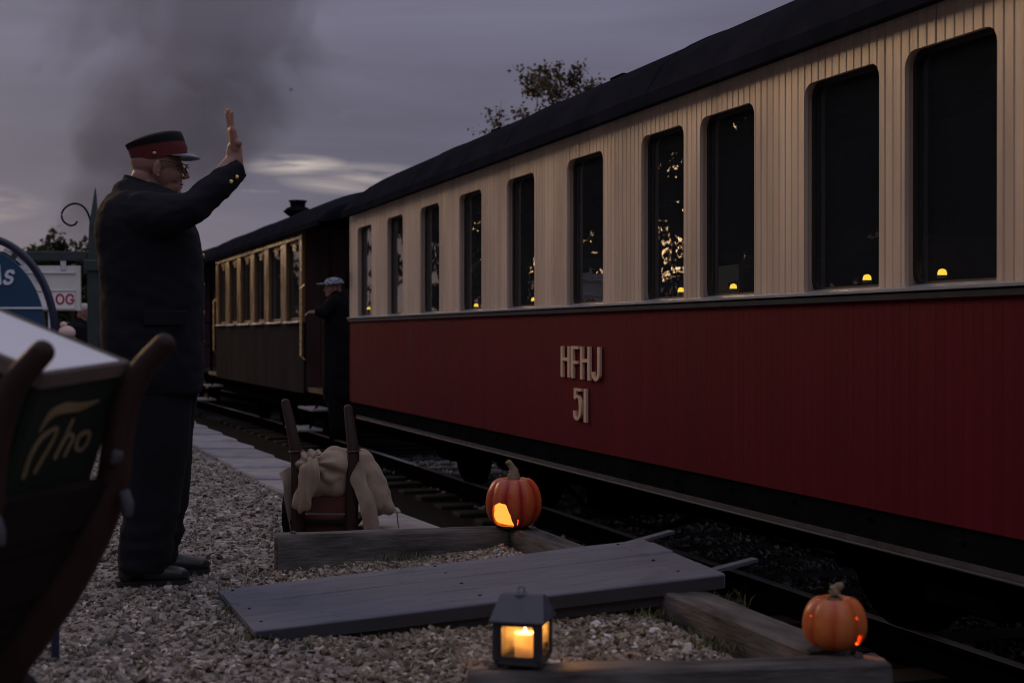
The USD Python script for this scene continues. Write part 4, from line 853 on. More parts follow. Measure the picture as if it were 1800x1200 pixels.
M['cap_check'] = usdkit.material(stage, '/World/Looks/cap_check_look', {'tc': ('texture_coordinate', {}), 'mp': ('mapping', {'rotation': (.4, .3, .5)}), 'ck': ('checker_texture', {'scale': 42.0, 'color1': (.42, .45, .52), 'color2': (.05, .06, .09)}), 'p': ('principled_bsdf', {'roughness': .85})},
    [('tc.object', 'mp.vector'), ('mp.vector', 'ck.vector'), ('ck.color', 'p.base_color')], surface='p.BSDF')
obj('crown', tri(ell(hc + [.015, 0, .055], (.120, .105, .075)).trim_by_plane((-.12, 0, 1), float(hc[2] + .035))), 'cap_check', cp, smooth=40)
obj('peak', tri(ell(hc + [-.125, 0, .045], (.075, .075, .014))), 'cap_check', cp, smooth=True)
# passenger behind the fourth window
vp = L + .34; up = u_on(843, vp); b = W(vp, up, 0); zc = HC + (HOR - 484) / F * b[1]
ps = thing('person', 'passenger seen in profile behind the coach window', 'person', (b[0], b[1], .82), math.degrees(TH))
zz = zc - .82
obj('body', blend([head(0, 0, 0, .97).rotate((0, 0, 150)).translate((0, 0, zz))] + chain([(0, 0, zz - .10), (0, -.02, zz - .22), (0, -.03, .05)], [.055, .12, .15]) + chain([(-.14, -.02, zz - .23), (-.2, .05, .22), (-.1, .28, .2)], [.06, .045, .035]) + chain([(.14, -.02, zz - .23), (.2, .05, .22), (.1, .28, .2)], [.06, .045, .035]), .02, 5), 'skin', ps, smooth=True)
obj('hair', tri(ell((.004, -.022, zz + .045), (.082, .098, .076))), 'hair_grey', ps, smooth=True)
obj('jumper', blend(union(chain([(0, -.01, zz - .16), (0, -.02, zz - .24), (0, -.03, .05)], [.07, .165, .175]) + chain([(-.15, -.02, zz - .24), (-.2, .05, .23), (-.12, .24, .2)], [.085, .065, .055]) + chain([(.15, -.02, zz - .24), (.2, .05, .23), (.12, .24, .2)], [.085, .065, .055])), .03, 6), 'jacket_dark', ps, smooth=True)
# two people far behind on the left, by the post
Yb = 19.0
b = atY(150, 588, Yb); b[2] = 0
def pb(x, y, d=0.0): q = atY(x, y, Yb) - b; return np.array([q[0], d, q[2]])
pz = thing('person', 'person in dark jacket beside the green sign post, facing right', 'person', b, 0)
hc = pb(150, 548)
obj('body', blend([head(0, 0, 0, 1.0).translate(tuple(hc))] + chain([pb(146, 562), pb(143, 585), pb(145, 640)], [.06, .13, .15]) + chain([pb(147, 578, -.15), pb(152, 612, -.2), pb(162, 630, -.15)], [.06, .045, .035]) + chain([pb(145, 640, -.08), pb(146, 690, -.1), pb(146, 718, -.1)], [.09, .06, .05]) + chain([pb(148, 640, .08), pb(149, 690, .1), pb(149, 718, .1)], [.09, .06, .05]), .02, 5), 'skin', pz, smooth=True)
obj('jacket', blend(union(chain([pb(143, 568), pb(141, 590), pb(143, 645)], [.09, .20, .21]) + chain([pb(146, 580, -.17), pb(152, 612, -.22), pb(160, 628, -.17)], [.095, .07, .055])), .03, 7, .012, 3), 'jacket_dark', pz, smooth=True)
obj('trousers', blend(union(chain([pb(145, 650, -.07), pb(146, 714, -.1)], [.12, .085]) + chain([pb(148, 650, .07), pb(149, 714, .1)], [.12, .085])), .03, 5), 'jacket_dark', pz, smooth=True)
obj('hair', tri(ell(hc + [-.02, 0, .045], (.098, .083, .072))), 'hair_grey', pz, smooth=True)
Yc = 17.0
b = atY(120, 588, Yc); b[2] = 0
def pc(x, y, d=0.0): q = atY(x, y, Yc) - b; return np.array([q[0], d, q[2]])
kd = thing('person', 'child in pale pink striped knitted hat behind the tilted crate', 'person', b, 0)
hc = pc(119, 592)
obj('body', blend([head(0, 0, 0, .88).translate(tuple(hc))] + chain([pc(119, 607), pc(118, 628), pc(119, 668)], [.05, .10, .11]) + chain([pc(117, 668, -.06), pc(117, 734, -.07)], [.07, .045]) + chain([pc(121, 668, .06), pc(121, 734, .07)], [.07, .045]), .02, 5), 'skin', kd, smooth=True)
M['knit_stripes'] = usdkit.material(stage, '/World/Looks/knit_stripes_look', {'tc': ('texture_coordinate', {}), 'mp': ('mapping', {'rotation': (.0, .5, 0)}), 'w': ('wave_texture', {'bands_direction': 'z', 'scale': 11.0, 'distortion': 1.5}), 'ra': ('rgb_ramp', {'ramp': [(.35, (.62, .42, .38)), (.5, (.20, .06, .07)), (.7, (.70, .55, .50))]}), 'p': ('principled_bsdf', {'roughness': .9})},
    [('tc.object', 'mp.vector'), ('mp.vector', 'w.vector'), ('w.fac', 'ra.fac'), ('ra.color', 'p.base_color')], surface='p.BSDF')
obj('knitted_hat', tri(union([ell(hc + [-.012, 0, .05], (.105, .095, .085)), ell(hc + [-.05, 0, .145], (.042, .042, .038))]).trim_by_plane((.1, 0, 1), float(hc[2] + .0))), 'knit_stripes', kd, smooth=True)
obj('jacket', blend(union(chain([pc(118, 612), pc(118, 630), pc(118, 680)], [.08, .15, .17]) + chain([pc(118, 626, -.12), pc(121, 660, -.15)], [.075, .055])), .03, 6), 'knit_stripes', kd, smooth=True)
# ================================================================== the loading ramp
RA, RB, RC, RD = atz(383, 1036, .030), atz(446, 1108, .034), atz(1275, 1008, .215), atz(1131, 947, .215)
ramp = thing('loading_ramp', 'long dark grey painted wooden ramp lying over the timbers towards the train', 'ramp', ((RA + RB) / 2 * [1, 1, 0]), 0)
ro = (RA + RB) / 2 * [1, 1, 0]
def rpt(s, t, dz=0): return (RA + (RB - RA) * t) * (1 - s) + (RD + (RC - RD) * t) * s + [0, 0, dz] - ro   # s along, t across
rr = np.random.default_rng(8); ts = [0, .125, .40, .68, 1.0]
for a, b in zip(ts[:-1], ts[1:]):
    g = .0028; dz = rr.uniform(-.002, .002); top = []
    S_ = np.linspace(0, 1, 15)
    ring_ = []
    for s in S_:
        th_ = .046 if s > .05 else .018 + .028 * s / .05
        wz = dz + (meshkit.noise(np.array([s * 6, a * 9, 1.0]), 5) - .5) * .004
        c = .006
        ring_.append([rpt(s, a + g, wz - c), rpt(s, a + g + c, wz), rpt(s, b - g - c, wz), rpt(s, b - g, wz - c), rpt(s, b - g, wz - th_), rpt(s, a + g, wz - th_)])
    obj('plank', loft(ring_), 'ramp_paint', ramp, smooth=35)
for s in (.12, .38, .64, .88):
    obj('cleat', hullpts([rpt(s + d, t, z) for d in (-.035, .035) for t in (.04, .96) for z in (-.048, -.085 if s > .2 else -.055)]), 'ramp_edge', ramp)
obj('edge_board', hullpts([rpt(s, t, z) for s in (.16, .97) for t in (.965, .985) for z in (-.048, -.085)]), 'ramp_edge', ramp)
obj('nosing', loft([[rpt(s, 1.0, -.003), rpt(s, 1.006, -.006), rpt(s, 1.006, -.047 if s > .06 else -.020), rpt(s, .998, -.047 if s > .06 else -.020)] for s in (.004, .05, .07, .5, .996)]), 'ramp_edge', ramp)  # strip added over the front face, putting its shade in as dark colour
for a, q in (((1120, 951), (1181, 934)), ((1262, 1000), (1327, 983))):
    p0 = atz(*a, .20) - ro; p1 = atz(q[0], q[1], .222) - ro; d = (p1 - p0); d /= np.linalg.norm(d); sd = np.cross(EZ, d); sd /= np.linalg.norm(sd)
    obj('prong', hullpts([x + sd * o + [0, 0, z] for x in (p0 - d * .10, p1) for o in (-.019, .019) for z in (-.006, .006)]), 'ramp_paint', ramp)
hp = [atz(1031, 1052, .12), atz(1036, 1062, .105), atz(1060, 1063, .10), atz(1105, 1056, .10), atz(1120, 1051, .105), atz(1120, 1045, .125)]
obj('handle', tube(catmull([p - ro for p in hp], 5), .0085, 8), 'sign_red', ramp, smooth=True)
for t in (.06, .26, .54, .84):
    for s in (.03, .5, .93):
        obj('nail_head', mv(lathe([(0, .002), (.006, .001), (.007, -.003), (0, -.003)], 8), rpt(s, t, .001)), 'black_iron', ramp)

# ================================================================== pumpkins
def pumpkin(name, label, base, R_, H_, lobes, open_dir=None, spots=(), rz=0, stalk_bend=.2, seed=0, opening=None, skin='pumpkin_red'):
    t = thing(name, label, 'pumpkin', base, rz)
    na, nz = 140, 60; A = np.linspace(0, 2 * np.pi, na, endpoint=False); rng = np.random.default_rng(seed); ph = rng.uniform(-.08, .08, lobes)
    def shell(k, dz=0):
        ring_ = []
        for q in np.linspace(0.02, .985, nz):
            th_ = q * math.pi; zz = H_ / 2 * (1 - math.cos(th_)) ; prof = math.sin(th_) ** .68 * (1 + .06 * math.cos(th_))
            lob = 1 - .085 * (1 - np.abs(np.sin(A * lobes / 2 + .1 * np.sin(A * 3 + seed))) ** .8) * (prof ** .3)
            dip = -.030 * H_ / .2 * math.exp(-((1 - q) / .10) ** 2)
            ring_.append(np.stack([R_ * k * prof * lob * np.cos(A), R_ * k * prof * lob * np.sin(A), np.full_like(A, H_ / 2 + (zz + dip - H_ / 2) * k)], 1))
        return man(loft(ring_))
    body = shell(1.0) - shell(.90)
    if opening is not None:
        az, z0, z1, w = opening; poly = Polygon([(-w / 2, z0), (w / 2, z0), (w / 2 * .98, z0 + (z1 - z0) * .5), (w * .30, z1 - (z1 - z0) * .08), (-w * .02, z1), (-w * .34, z1 - (z1 - z0) * .14), (-w / 2, z0 + (z1 - z0) * .45)]).buffer(-.014).buffer(.017)
        d = np.array([math.cos(az), math.sin(az), 0]); sd = np.array([-d[1], d[0], 0])
        cutter = man(prism(poly, R_ * 1.2, d * R_ * .25, sd, EZ, d)); body = body - cutter; pane = (shell(.895) - shell(.875)) ^ cutter
        obj('glowing_pane', tri(pane), 'pumpkin_bulb', t, smooth=True)  # emissive liner added in the opening, standing in for the lit inside
    for az, z, sx, sz in spots:
        d = np.array([math.cos(az), math.sin(az), 0]); sd = np.array([-d[1], d[0], 0])
        body = body - man(prism(rrect(-sx / 2, sx / 2, z - sz / 2, z + sz / 2, min(sx, sz) * .4), R_ * 1.4, d * R_ * .2, sd, EZ, d))
    obj('shell', tri(body), skin, t, smooth=38)
    sh = .7 + stalk_bend * 1.3
    st = catmull([(0, 0, H_ - .03), (0, 0, H_ + .008 * sh), (-.004, 0, H_ + .026 * sh), (-stalk_bend * .06, .0, H_ + .046 * sh), (-stalk_bend * .12, 0, H_ + .060 * sh)], 5); rad = np.interp(np.linspace(0, 1, len(st)), [0, .35, .6, .9, 1], [.030, .021, .014, .0125, .011]) * R_ / .12
    s_ = tube(st, rad, 10); v = np.array(s_.vertices); s_.vertices = v + s_.vertex_normals * ((meshkit.noise(v * 120, 3) - .5) * .006)[:, None]
    obj('stalk', s_, 'stalk', t, smooth=40)
    return t
def bulb(t, pos, r, col, inten, lr=.012, mt='pumpkin_bulb'):
    l = UsdLux.SphereLight.Define(stage, str(t.GetPath()) + '/candle_light'); l.CreateRadiusAttr(lr); l.CreateIntensityAttr(inten); l.CreateColorAttr(Gf.Vec3f(*col)); l.CreateNormalizeAttr(True); l.AddTranslateOp().Set(tuple(pos))
p1 = atz(903, 926, .165)
pk1 = pumpkin('pumpkin', 'red orange pumpkin lantern with glowing arched opening beside the ramp', p1, .128, .232, 10, rz=math.degrees(math.atan2(p1[1], p1[0])) - 90, seed=2,
              opening=(math.radians(-120), .014, .118, .092), spots=[(math.radians(-115), .218, .016, .007), (math.radians(-58), .218, .016, .007), (math.radians(-38), .125, .004, .05), (math.radians(-80), .034, .005, .028)], stalk_bend=.25)
obj('candle', mv(lathe([(0, 0), (.026, 0), (.026, .04), (.018, .05), (0, .052)], 16), (0, 0, .016)), 'pumpkin_spot', pk1, smooth=40)
bulb(pk1, (-.02, -.05, .10), .02, (1.0, .30, .05), .55)
p2 = atz(1467, 1139, .168)
pk2 = pumpkin('pumpkin', 'plain round orange pumpkin with short grey stalk at the end of the front timber', p2, .0895, .148, 8, rz=math.degrees(math.atan2(p2[1], p2[0])) - 90, seed=5,
              spots=[(math.radians(-36), .036, .014, .030), (math.radians(-44), .094, .008, .007), (math.radians(-140), .095, .007, .007)], stalk_bend=-.2, skin='pumpkin_orange')
obj('candle', mv(lathe([(0, 0), (.026, 0), (.026, .04), (.018, .05), (0, .052)], 16), (0, 0, .012)), 'pumpkin_spot', pk2, smooth=40)
bulb(pk2, (0.02, -.02, .08), .01, (1.0, .30, .05), .10, .008)

# ================================================================== lantern on the front timber
lp = atz(919, 1166, .166); lrot = -14.0
ln = thing('lantern', 'small black metal lantern with a lit candle on the foreground timber', 'lantern', lp, lrot)
hw, z0, z1 = .058, .018, .118
obj('base', cat_(box(-hw - .004, hw + .004, -hw - .004, hw + .004, .006, z0, .003), *[box(sx * hw - .008, sx * hw + .008, sy * hw - .008, sy * hw + .008, 0, .006) for sx in (-.8, .8) for sy in (-.8, .8)]), 'lantern_metal', ln)
for sx in (-1, 1):
    for sy in (-1, 1): obj('corner_post', box(sx * hw - .007, sx * hw + .007, sy * hw - .007, sy * hw + .007, z0, z1, .002), 'lantern_metal', ln)
for k in range(4):
    a = 90 * k; w = grp('side', ln)
    fr_ = prism(Polygon([(-hw + .007, z0), (hw - .007, z0), (hw - .007, z1), (-hw + .007, z1)]).difference(rrect(-hw + .016, hw - .016, z0 + .012, z1 - .010, .006)), .006, (0, -hw - .003, 0), EX, EZ, EY)
    obj('frame', rot(fr_, EZ, a), 'lantern_metal', w); obj('pane', rot(box(-hw + .012, hw - .012, -hw - .001, -hw + .0005, z0 + .006, z1 - .006), EZ, a), 'lantern_glass', w)
obj('door_knob', mv(lathe([(0, .012), (.006, .010), (.007, .006), (.003, .003), (.003, 0), (0, 0)], 10).apply_transform(trimesh.transformations.rotation_matrix(math.pi / 2, EY)), (hw + .004, -hw * .55, .062)), 'lantern_metal', ln)
rw = hw + .014; zr0, zr1 = z1, z1 + .064
obj('roof', cat_(hullpts([(x, y, z) for x in (-rw, rw) for y in (-rw, rw) for z in (zr0, zr0 + .004)] + [(x, y, zr1) for x in (-.057, .057) for y in (-.012, .012)])), 'lantern_roof', ln)
obj('chimney', mv(lathe([(0, -.02), (.022, -.02), (.020, .002), (.012, .006), (0, .007)], 18), (-.004, -.0, zr1 - .002)), 'lantern_roof', ln)
obj('carrying_ring', tube([(-.004 + .009 * math.cos(a), 0, zr1 + .010 + .008 * math.sin(a)) for a in np.linspace(0, 2 * np.pi, 17)], .0016, 6, cap=False), 'worn_steel', ln)
cd = grp('candle', ln)
obj('wax', mv(lathe([(0, 0), (.026, 0), (.0265, .05), (.026, .064), (.020, .060), (.008, .057), (0, .056)], 28), (.006, -.004, z0)), 'candle_wax', cd, smooth=50)
obj('wick', tube([(.006, -.004, z0 + .055), (.007, -.004, z0 + .068)], .001, 5), 'glasses_frame', cd)
obj('flame', mv(lathe([(0, 0), (.0028, .003), (.0042, .008), (.0030, .015), (.001, .021), (0, .023)], 12), (.007, -.004, z0 + .062)), 'lantern_flame', cd, smooth=True)
l = UsdLux.SphereLight.Define(stage, str(ln.GetPath()) + '/candle_light'); l.CreateRadiusAttr(.005); l.CreateIntensityAttr(.26); l.CreateColorAttr(Gf.Vec3f(1.0, .46, .10)); l.CreateNormalizeAttr(True); l.AddTranslateOp().Set((.007, -.004, z0 + .090))

# ================================================================== luggage trucks
def stile(pts, rs, sides=12): return tube(catmull(pts, 7), np.interp(np.linspace(0, 1, (len(pts) - 1) * 7 + 1), np.linspace(0, 1, len(rs)), rs), sides)
def dome(p, d, r): return tri(ell(p, (r,) * 3))
# near truck, out of focus, leaning; its two stiles end in handles
t1 = thing('luggage_truck', 'dark wooden two handled luggage truck close to the camera, out of focus', 'luggage truck', (-1.2, 2.9, 0), 0); to = np.array([-1.2, 2.9, 0])
ZN = 3.0
path = [(288, 606), (248, 652), (222, 705), (206, 780), (196, 850), (160, 930), (100, 1030), (35, 1120), (-60, 1245), (-170, 1370)]
rad = [.024, .027, .030, .033, .036, .048, .055, .058, .055, .05]
near_ = [atY(x, y, ZN) - to for x, y in path]; off = np.array([-.145, -.34, -.012])
for nm, o in (('stile', np.zeros(3)), ('stile', off)):
    pts = [p + o * (1 if k < 6 else 1) for k, p in enumerate(near_)]
    obj(nm, cat_(stile(pts, rad), dome(pts[0], 0, rad[0])), 'truck_wood', t1, smooth=60)
for k, s in ((4.35, .05), (5.6, .06), (6.9, .06), (8.0, .06)):
    i = int(k); q = near_[i] * (1 - k + i) + near_[i + 1] * (k - i); d = near_[i + 1] - near_[i]; d /= np.linalg.norm(d)
    e = off / np.linalg.norm(off); nn = np.cross(d, e)
    obj('cross_bar', hullpts([q + e * a + d * b + nn * c for a in (-.02, np.linalg.norm(off) + .02) for b in (-s, s) for c in (-.014, .014)]), 'truck_dark', t1)
for k in (5.05, 6.2, 7.4):
    i = int(k); q = near_[i] * (1 - k + i) + near_[i + 1] * (k - i); d = near_[i + 1] - near_[i]; d /= np.linalg.norm(d); e = off / np.linalg.norm(off); nn = np.cross(d, e)
    obj('slat', hullpts([q + e * a + d * b + nn * c for a in (.0, np.linalg.norm(off)) for b in (-.052, .052) for c in (-.008, .008)]), 'truck_dark', t1)
for o in (np.zeros(3), off):
    for (x, y), (x2, y2) in (((216, 792), (205, 812)), ((226, 862), (232, 905))):
        q, q2 = atY(x - 8, y, ZN - .035) - to + o, atY(x2 - 8, y2, ZN - .035) - to + o
        obj('iron_bracket', tube([q, (q + q2) / 2 + [.004, -.004, 0], q2], [.011, .014, .011], 8), 'worn_steel', t1, smooth=True)
axq = near_[-2]
for o in (-.08, np.linalg.norm(off) + .08):
    e = off / np.linalg.norm(off); c = axq + e * o; c[2] = .16; m = lathe([(0, -.02), (.03, -.025), (.035, -.012), (.12, -.012), (.125, -.022), (.158, -.02), (.16, -.01), (.16, .01), (.158, .02), (.125, .022), (.12, .012), (.035, .012), (.03, .025), (0, .02)], 28)
    m.apply_transform(trimesh.geometry.align_vectors([0, 0, 1], e)); obj('wheel', mv(m, c), 'truck_dark', t1, smooth=40)
obj('axle', tube([axq - [0, 0, axq[2] - .16] + off / np.linalg.norm(off) * a for a in (-.08, np.linalg.norm(off) + .08)], .016, 8), 'truck_dark', t1)
# green crate on it
Q1, Q2 = atY(222, 646, 3.02), atY(75, 668, 2.70); Q3 = atY(27, 553, 3.14)
e1 = Q2 - Q1; w1 = np.linalg.norm(e1); e1 /= w1; e2_ = Q3 - Q1; e2_ -= e1 * e2_.dot(e1); e2_ /= np.linalg.norm(e2_); e3 = np.cross(e1, e2_); e3 = e3 if e3[2] > 0 else -e3
cr = thing('crate', 'dark green wooden crate with pale lid and gold script lettering, tilted on the luggage truck', 'crate', Q1, 0)
def cb_(m): # crate frame: x along the front edge, y to the back, z up the crate
    m = tri(m).copy(); v = np.array(m.vertices); m.vertices = v[:, :1] * e1 + v[:, 1:2] * e2_ + v[:, 2:] * e3
    if np.dot(np.cross(e1, e2_), e3) < 0: m.invert()
    return m
D_, H2 = .46, .34
for y in (0, D_ - .02): obj('side_panel', cb_(box(0, w1, y, y + .02, -H2, 0, .004)), 'crate_green', cr)
for x in (0, w1 - .02): obj('end_panel', cb_(box(x, x + .02, .021, D_ - .021, -H2, -.001, .003)), 'crate_green', cr)
obj('bottom', cb_(box(.021, w1 - .021, .021, D_ - .021, -H2, -H2 + .02)), 'crate_green', cr)
obj('lid', cb_(box(.006, w1 - .006, .014, D_ - .01, .001, .012, .003)), 'crate_lid', cr)
for x0, x1, y0, y1 in ((-.004, .010, -.004, D_), (w1 - .010, w1 + .004, -.004, D_), (.011, w1 - .011, -.004, .009)):
    obj('rim', cb_(box(x0, x1, y0, y1, -.020, .016, .004)), 'crate_rim', cr)
def front(x, y, dep=-.0025):   # pixel on the lettered front to crate coordinates
    o = np.array([0, 0, HC]); d = ray(x, y); n = e2_; t = (Q1 - o).dot(n) / d.dot(n); q = o + d * t - Q1; return q.dot(e1), q.dot(e3)
def script(pts, ws):
    c = catmull([front(x, y) for x, y in pts], 8); w = np.interp(np.linspace(0, 1, len(c)), np.linspace(0, 1, len(ws)), ws); P_ = []
    return union_all([LineString([c[i], c[i + 1]]).buffer(w[i]) for i in range(len(c) - 1)]).simplify(.0004)
k_ = .0075
glyphs = [script([(68, 757), (88, 728), (112, 716), (140, 714), (172, 703)], [.3 * k_, 1.3 * k_, 1.5 * k_, 1.2 * k_, .2 * k_]),
          union_all([script([(40, 836), (52, 800), (72, 768), (98, 752), (92, 772), (76, 800), (60, 828)], [.9 * k_, .9 * k_, .8 * k_, .5 * k_, .6 * k_, .7 * k_, .8 * k_])]),
          union_all([script([(126, 738), (112, 770), (95, 803)], [.7 * k_, .8 * k_, .8 * k_]), script([(106, 782), (120, 763), (127, 768), (120, 783), (112, 800)], [.4 * k_, .6 * k_, .7 * k_, .7 * k_, .6 * k_])]),
          script([(150, 758), (138, 766), (132, 785), (140, 790), (150, 780), (156, 762), (150, 758)], [.6 * k_, .8 * k_, .7 * k_, .6 * k_, .7 * k_, .7 * k_, .6 * k_])]
for nm, g in zip(('flourish', 'letter', 'letter', 'letter'), glyphs):
    t = prism(g, .0022, (0, -.0032, 0), EX, EZ, EY); obj(nm, cb_(t), 'crate_print', cr)

# far truck with the burlap sack
YT = 7.2
t2o = atY(566, 588, YT); t2o[2] = 0
t2 = thing('luggage_truck', 'reddish brown luggage truck with a burlap sack on it, behind the timber frame', 'luggage truck', t2o, 0)
def P2_(x, y, d=0.0): return atY(x, y, YT + d) - t2o
for pth in ([(502, 708), (512, 752), (521, 800), (524, 870), (524, 945)], [(612, 718), (617, 760), (621, 800), (619, 870), (617, 945)]):
    pts = [P2_(x, y, dd) for (x, y), dd in zip(pth, (.16, .10, .05, .0, -.02))]; rs = [.023, .027, .031, .034, .034]
    obj('stile', cat_(stile(pts, rs), dome(pts[0], 0, rs[0])), 'truck_wood', t2, smooth=60)
    q = P2_(pth[2][0], pth[2][1] - 8, .055); obj('iron_band', tube([q + [.036 * math.cos(a), .036 * math.sin(a), .003 * math.sin(a + 1)] for a in np.linspace(0, 6.283, 17)], .0035, 6, cap=False), 'truck_red', t2)
for y0, y1, dd in ((822, 868, .05), (872, 900, .03), (904, 934, .02)):
    a, b = P2_(524, y0, dd), P2_(617, y1, dd); obj('slat', box(a[0], b[0], a[1] - .01, a[1] + .015, b[2], a[2], .004), 'truck_red', t2)
a, b = P2_(510, 0), P2_(632, 0)
obj('toe_plate', box(a[0], b[0], -.02, .30, .06, .085, .006), 'truck_dark', t2)
for x in (a[0] - .03, b[0] + .03):
    m = lathe([(0, -.02), (.03, -.025), (.035, -.012), (.085, -.012), (.09, -.02), (.105, -.018), (.105, .018), (.09, .02), (.085, .012), (.035, .012), (.03, .025), (0, .02)], 24)
    obj('wheel', rot(m, EY, 90).apply_translation((x, .12, .105)), 'truck_dark', t2, smooth=40)
sk = thing('burlap_sack', 'filled burlap sack with tied neck slung over the far luggage truck', 'sack', t2o, 0)
def SB(c, r, d=0.0): return ell(P2_(*c, d), (r[0] / 347, r[2], r[1] / 347), 22)
# heavy body slung over, hanging right
bodym = [Manifold.batch_hull([SB((590, 812), (34, 24, .10), .16), SB((632, 812), (24, 22, .10), .20), SB((560, 822), (20, 18, .08), .10)]), Manifold.batch_hull([SB((632, 815), (26, 26, .11), .20), SB((652, 850), (26, 28, .12), .20), SB((664, 884), (24, 20, .11), .18)]),
         Manifold.batch_hull([SB((664, 880), (22, 20, .10), .18), SB((682, 893), (10, 10, .05), .16)]), Manifold.batch_hull([SB((560, 815), (30, 22, .10), .08), SB((600, 818), (26, 24, .10), .10)]), SB((582, 838), (34, 26, .08), .07), Manifold.batch_hull([SB((560, 850), (26, 26, .07), .06), SB((596, 852), (20, 24, .07), .07)]),
         Manifold.batch_hull([SB((545, 812), (22, 20, .07), .03), SB((534, 830), (12, 16, .05), .03)])]
bm_ = blend(bodym, .016, 8); v = np.array(bm_.vertices); nc = P2_(548, 812, -.04); dv = v - nc; dist = np.linalg.norm(dv * [1, .6, 1], axis=1); ang = np.arctan2(dv[:, 2], dv[:, 0])
fold = np.cos(ang * 9 + 2.5 * meshkit.noise(v * 7, 2)) * .011 * np.exp(-((dist - .09) / .12) ** 2) - .032 * np.exp(-(dist / .035) ** 2) + (meshkit.fbm(v * [9, 9, 6], 4, 12) - .5) * .022 - np.abs(meshkit.fbm(v * [10, 10, 8], 3, 21) - .5) * .050 + .008
bm_.vertices = v + bm_.vertex_normals * fold[:, None]; obj('sack_body', bm_, 'burlap', sk, smooth=True)
nk = blend(chain([P2_(549, 812, -.06), P2_(545, 830, -.09), P2_(538, 858, -.10), P2_(530, 886, -.10)], [.026, .052, .050, .044]), .012, 4); v = np.array(nk.vertices)
v[:, 1] = P2_(540, 840, -.09)[1] + (v[:, 1] - P2_(540, 840, -.09)[1]) * .55
nk.vertices = v; v = v + nk.vertex_normals * (np.cos(v[:, 0] * 150 + 3 * meshkit.noise(v * 10, 5)) * .007)[:, None]; nk.vertices = v; obj('neck', nk, 'burlap', sk, smooth=True)
obj('tie', tube([nc + [.028 * math.cos(a), .02 * math.sin(a), .012 * math.cos(a) + .004] for a in np.linspace(0, 6.283, 15)], .005, 6, cap=False), 'rope', sk)
def flap(nodes, th_=.006, seed=0):   # a hanging sheet from rows of points
    n = np.array([[P2_(x, y, d) for x, y, d in row] for row in nodes]); G = np.array([catmull(r_, 6) for r_ in n]); G = np.array([catmull(G[:, k], 6) for k in range(G.shape[1])]).transpose(1, 0, 2)
    a, b, _ = G.shape; nn = (meshkit.fbm(G.reshape(-1, 3) * 16, 3, seed) - .5).reshape(a, b); G = G + np.stack([nn * .01, nn * .03, nn * 0], -1)
    v = np.vstack([G.reshape(-1, 3), G.reshape(-1, 3) + [0, th_, 0]]); i, j = np.meshgrid(np.arange(a - 1), np.arange(b - 1), indexing='ij'); q = np.stack([i * b + j, i * b + j + 1, (i + 1) * b + j + 1, (i + 1) * b + j], -1).reshape(-1, 4)
    t = trimesh.Trimesh(v, np.vstack([q[:, [0, 1, 2]], q[:, [0, 2, 3]], q[:, [0, 2, 1]] + a * b, q[:, [0, 3, 2]] + a * b]), process=False); return t
obj('flap', flap([[(629, 812, -.02), (636, 808, .02), (641, 816, .05)], [(615, 842, -.06), (634, 842, -.03), (645, 846, .03)], [(622, 862, -.06), (638, 862, -.04), (655, 868, .02)], [(634, 896, -.05), (650, 892, -.03), (662, 896, .02)], [(640, 934, -.04), (654, 932, -.02), (668, 930, .03)]], seed=3), 'burlap', sk, smooth=True)
obj('flap', flap([[(490, 832, .0), (502, 824, .05), (516, 818, .06)], [(497, 850, -.02), (506, 848, .03), (518, 846, .05)], [(501, 886, -.02), (509, 884, .02), (520, 880, .04)], [(512, 938, -.03), (518, 938, .0), (526, 936, .03)]], seed=6), 'burlap', sk, smooth=True)
obj('cord', tube(catmull([P2_(694, 894, .16), P2_(698, 902, .15), P2_(699, 916, .15), P2_(702, 930, .15)], 4), .0035, 6), 'rope', sk)

# ================================================================== blue arched sign at the left
YS = 4.47
so = atY(100, 1158, YS); so[2] = 0
bs = thing('sign_board', 'blue arched advertising board in a tubular frame with white script', 'sign', so, 0)
def SP(x, y, d=0.0): return atY(x, y, YS + d) - so
cxp, rx, ry, cyp = -38, 134, 172, 588
arc = [SP(cxp + rx * math.cos(a), cyp - ry * math.sin(a) if True else 0) for a in np.linspace(0, math.pi, 37)]
obj('tube_frame', cat_(tube([SP(97, 1158)] + [SP(97, y) for y in (1000, 800, 640)] + arc + [SP(2 * cxp - 97, y) for y in (640, 800, 1158)], .0125, 10)), 'tube_blue', bs, smooth=60)
for y in (700, 1040): obj('cross_tube', tube([SP(96, y), SP(2 * cxp - 96, y)], .010, 8), 'tube_blue', bs)
A_ = [(cxp + (rx - 16) * math.cos(a), cyp - (ry - 20) * math.sin(a)) for a in np.linspace(0, math.pi, 41)]
Pp = Polygon([tuple(SP(x, y)[[0, 2]]) for x, y in A_ + [(cxp - rx + 16, 690), (cxp + rx - 16, 690)]])
py = SP(0, 588)[1]
obj('panel', prism(Pp, .006, (0, py + .003, 0), EX, EZ, -EY), 'sign_blue', bs)
for k, (a0, a1) in enumerate(((.88, 1.00), (1.08, 1.20), (.60, .72), (1.28, 1.40), (1.50, 1.62), (1.75, 1.87))):
    seg = [(cxp + (rx - 9.5) * math.cos(a), cyp - (ry - 12) * math.sin(a)) for a in np.linspace(a0, a1, 6)]
    obj('border_dash', prism(LineString([tuple(SP(x, y)[[0, 2]]) for x, y in seg]).buffer(.0055, cap_style=2), .004, (0, py + .0025, 0), EX, EZ, -EY), 'sign_white_print', bs)  # white pieces in the gap, standing in for bright sky seen through
obj('white_line', box(SP(2 * cxp - 86, 0)[0], SP(86, 0)[0], py - .0062, py - .0035, SP(0, 543)[2], SP(0, 539.5)[2]), 'sign_white_print', bs)
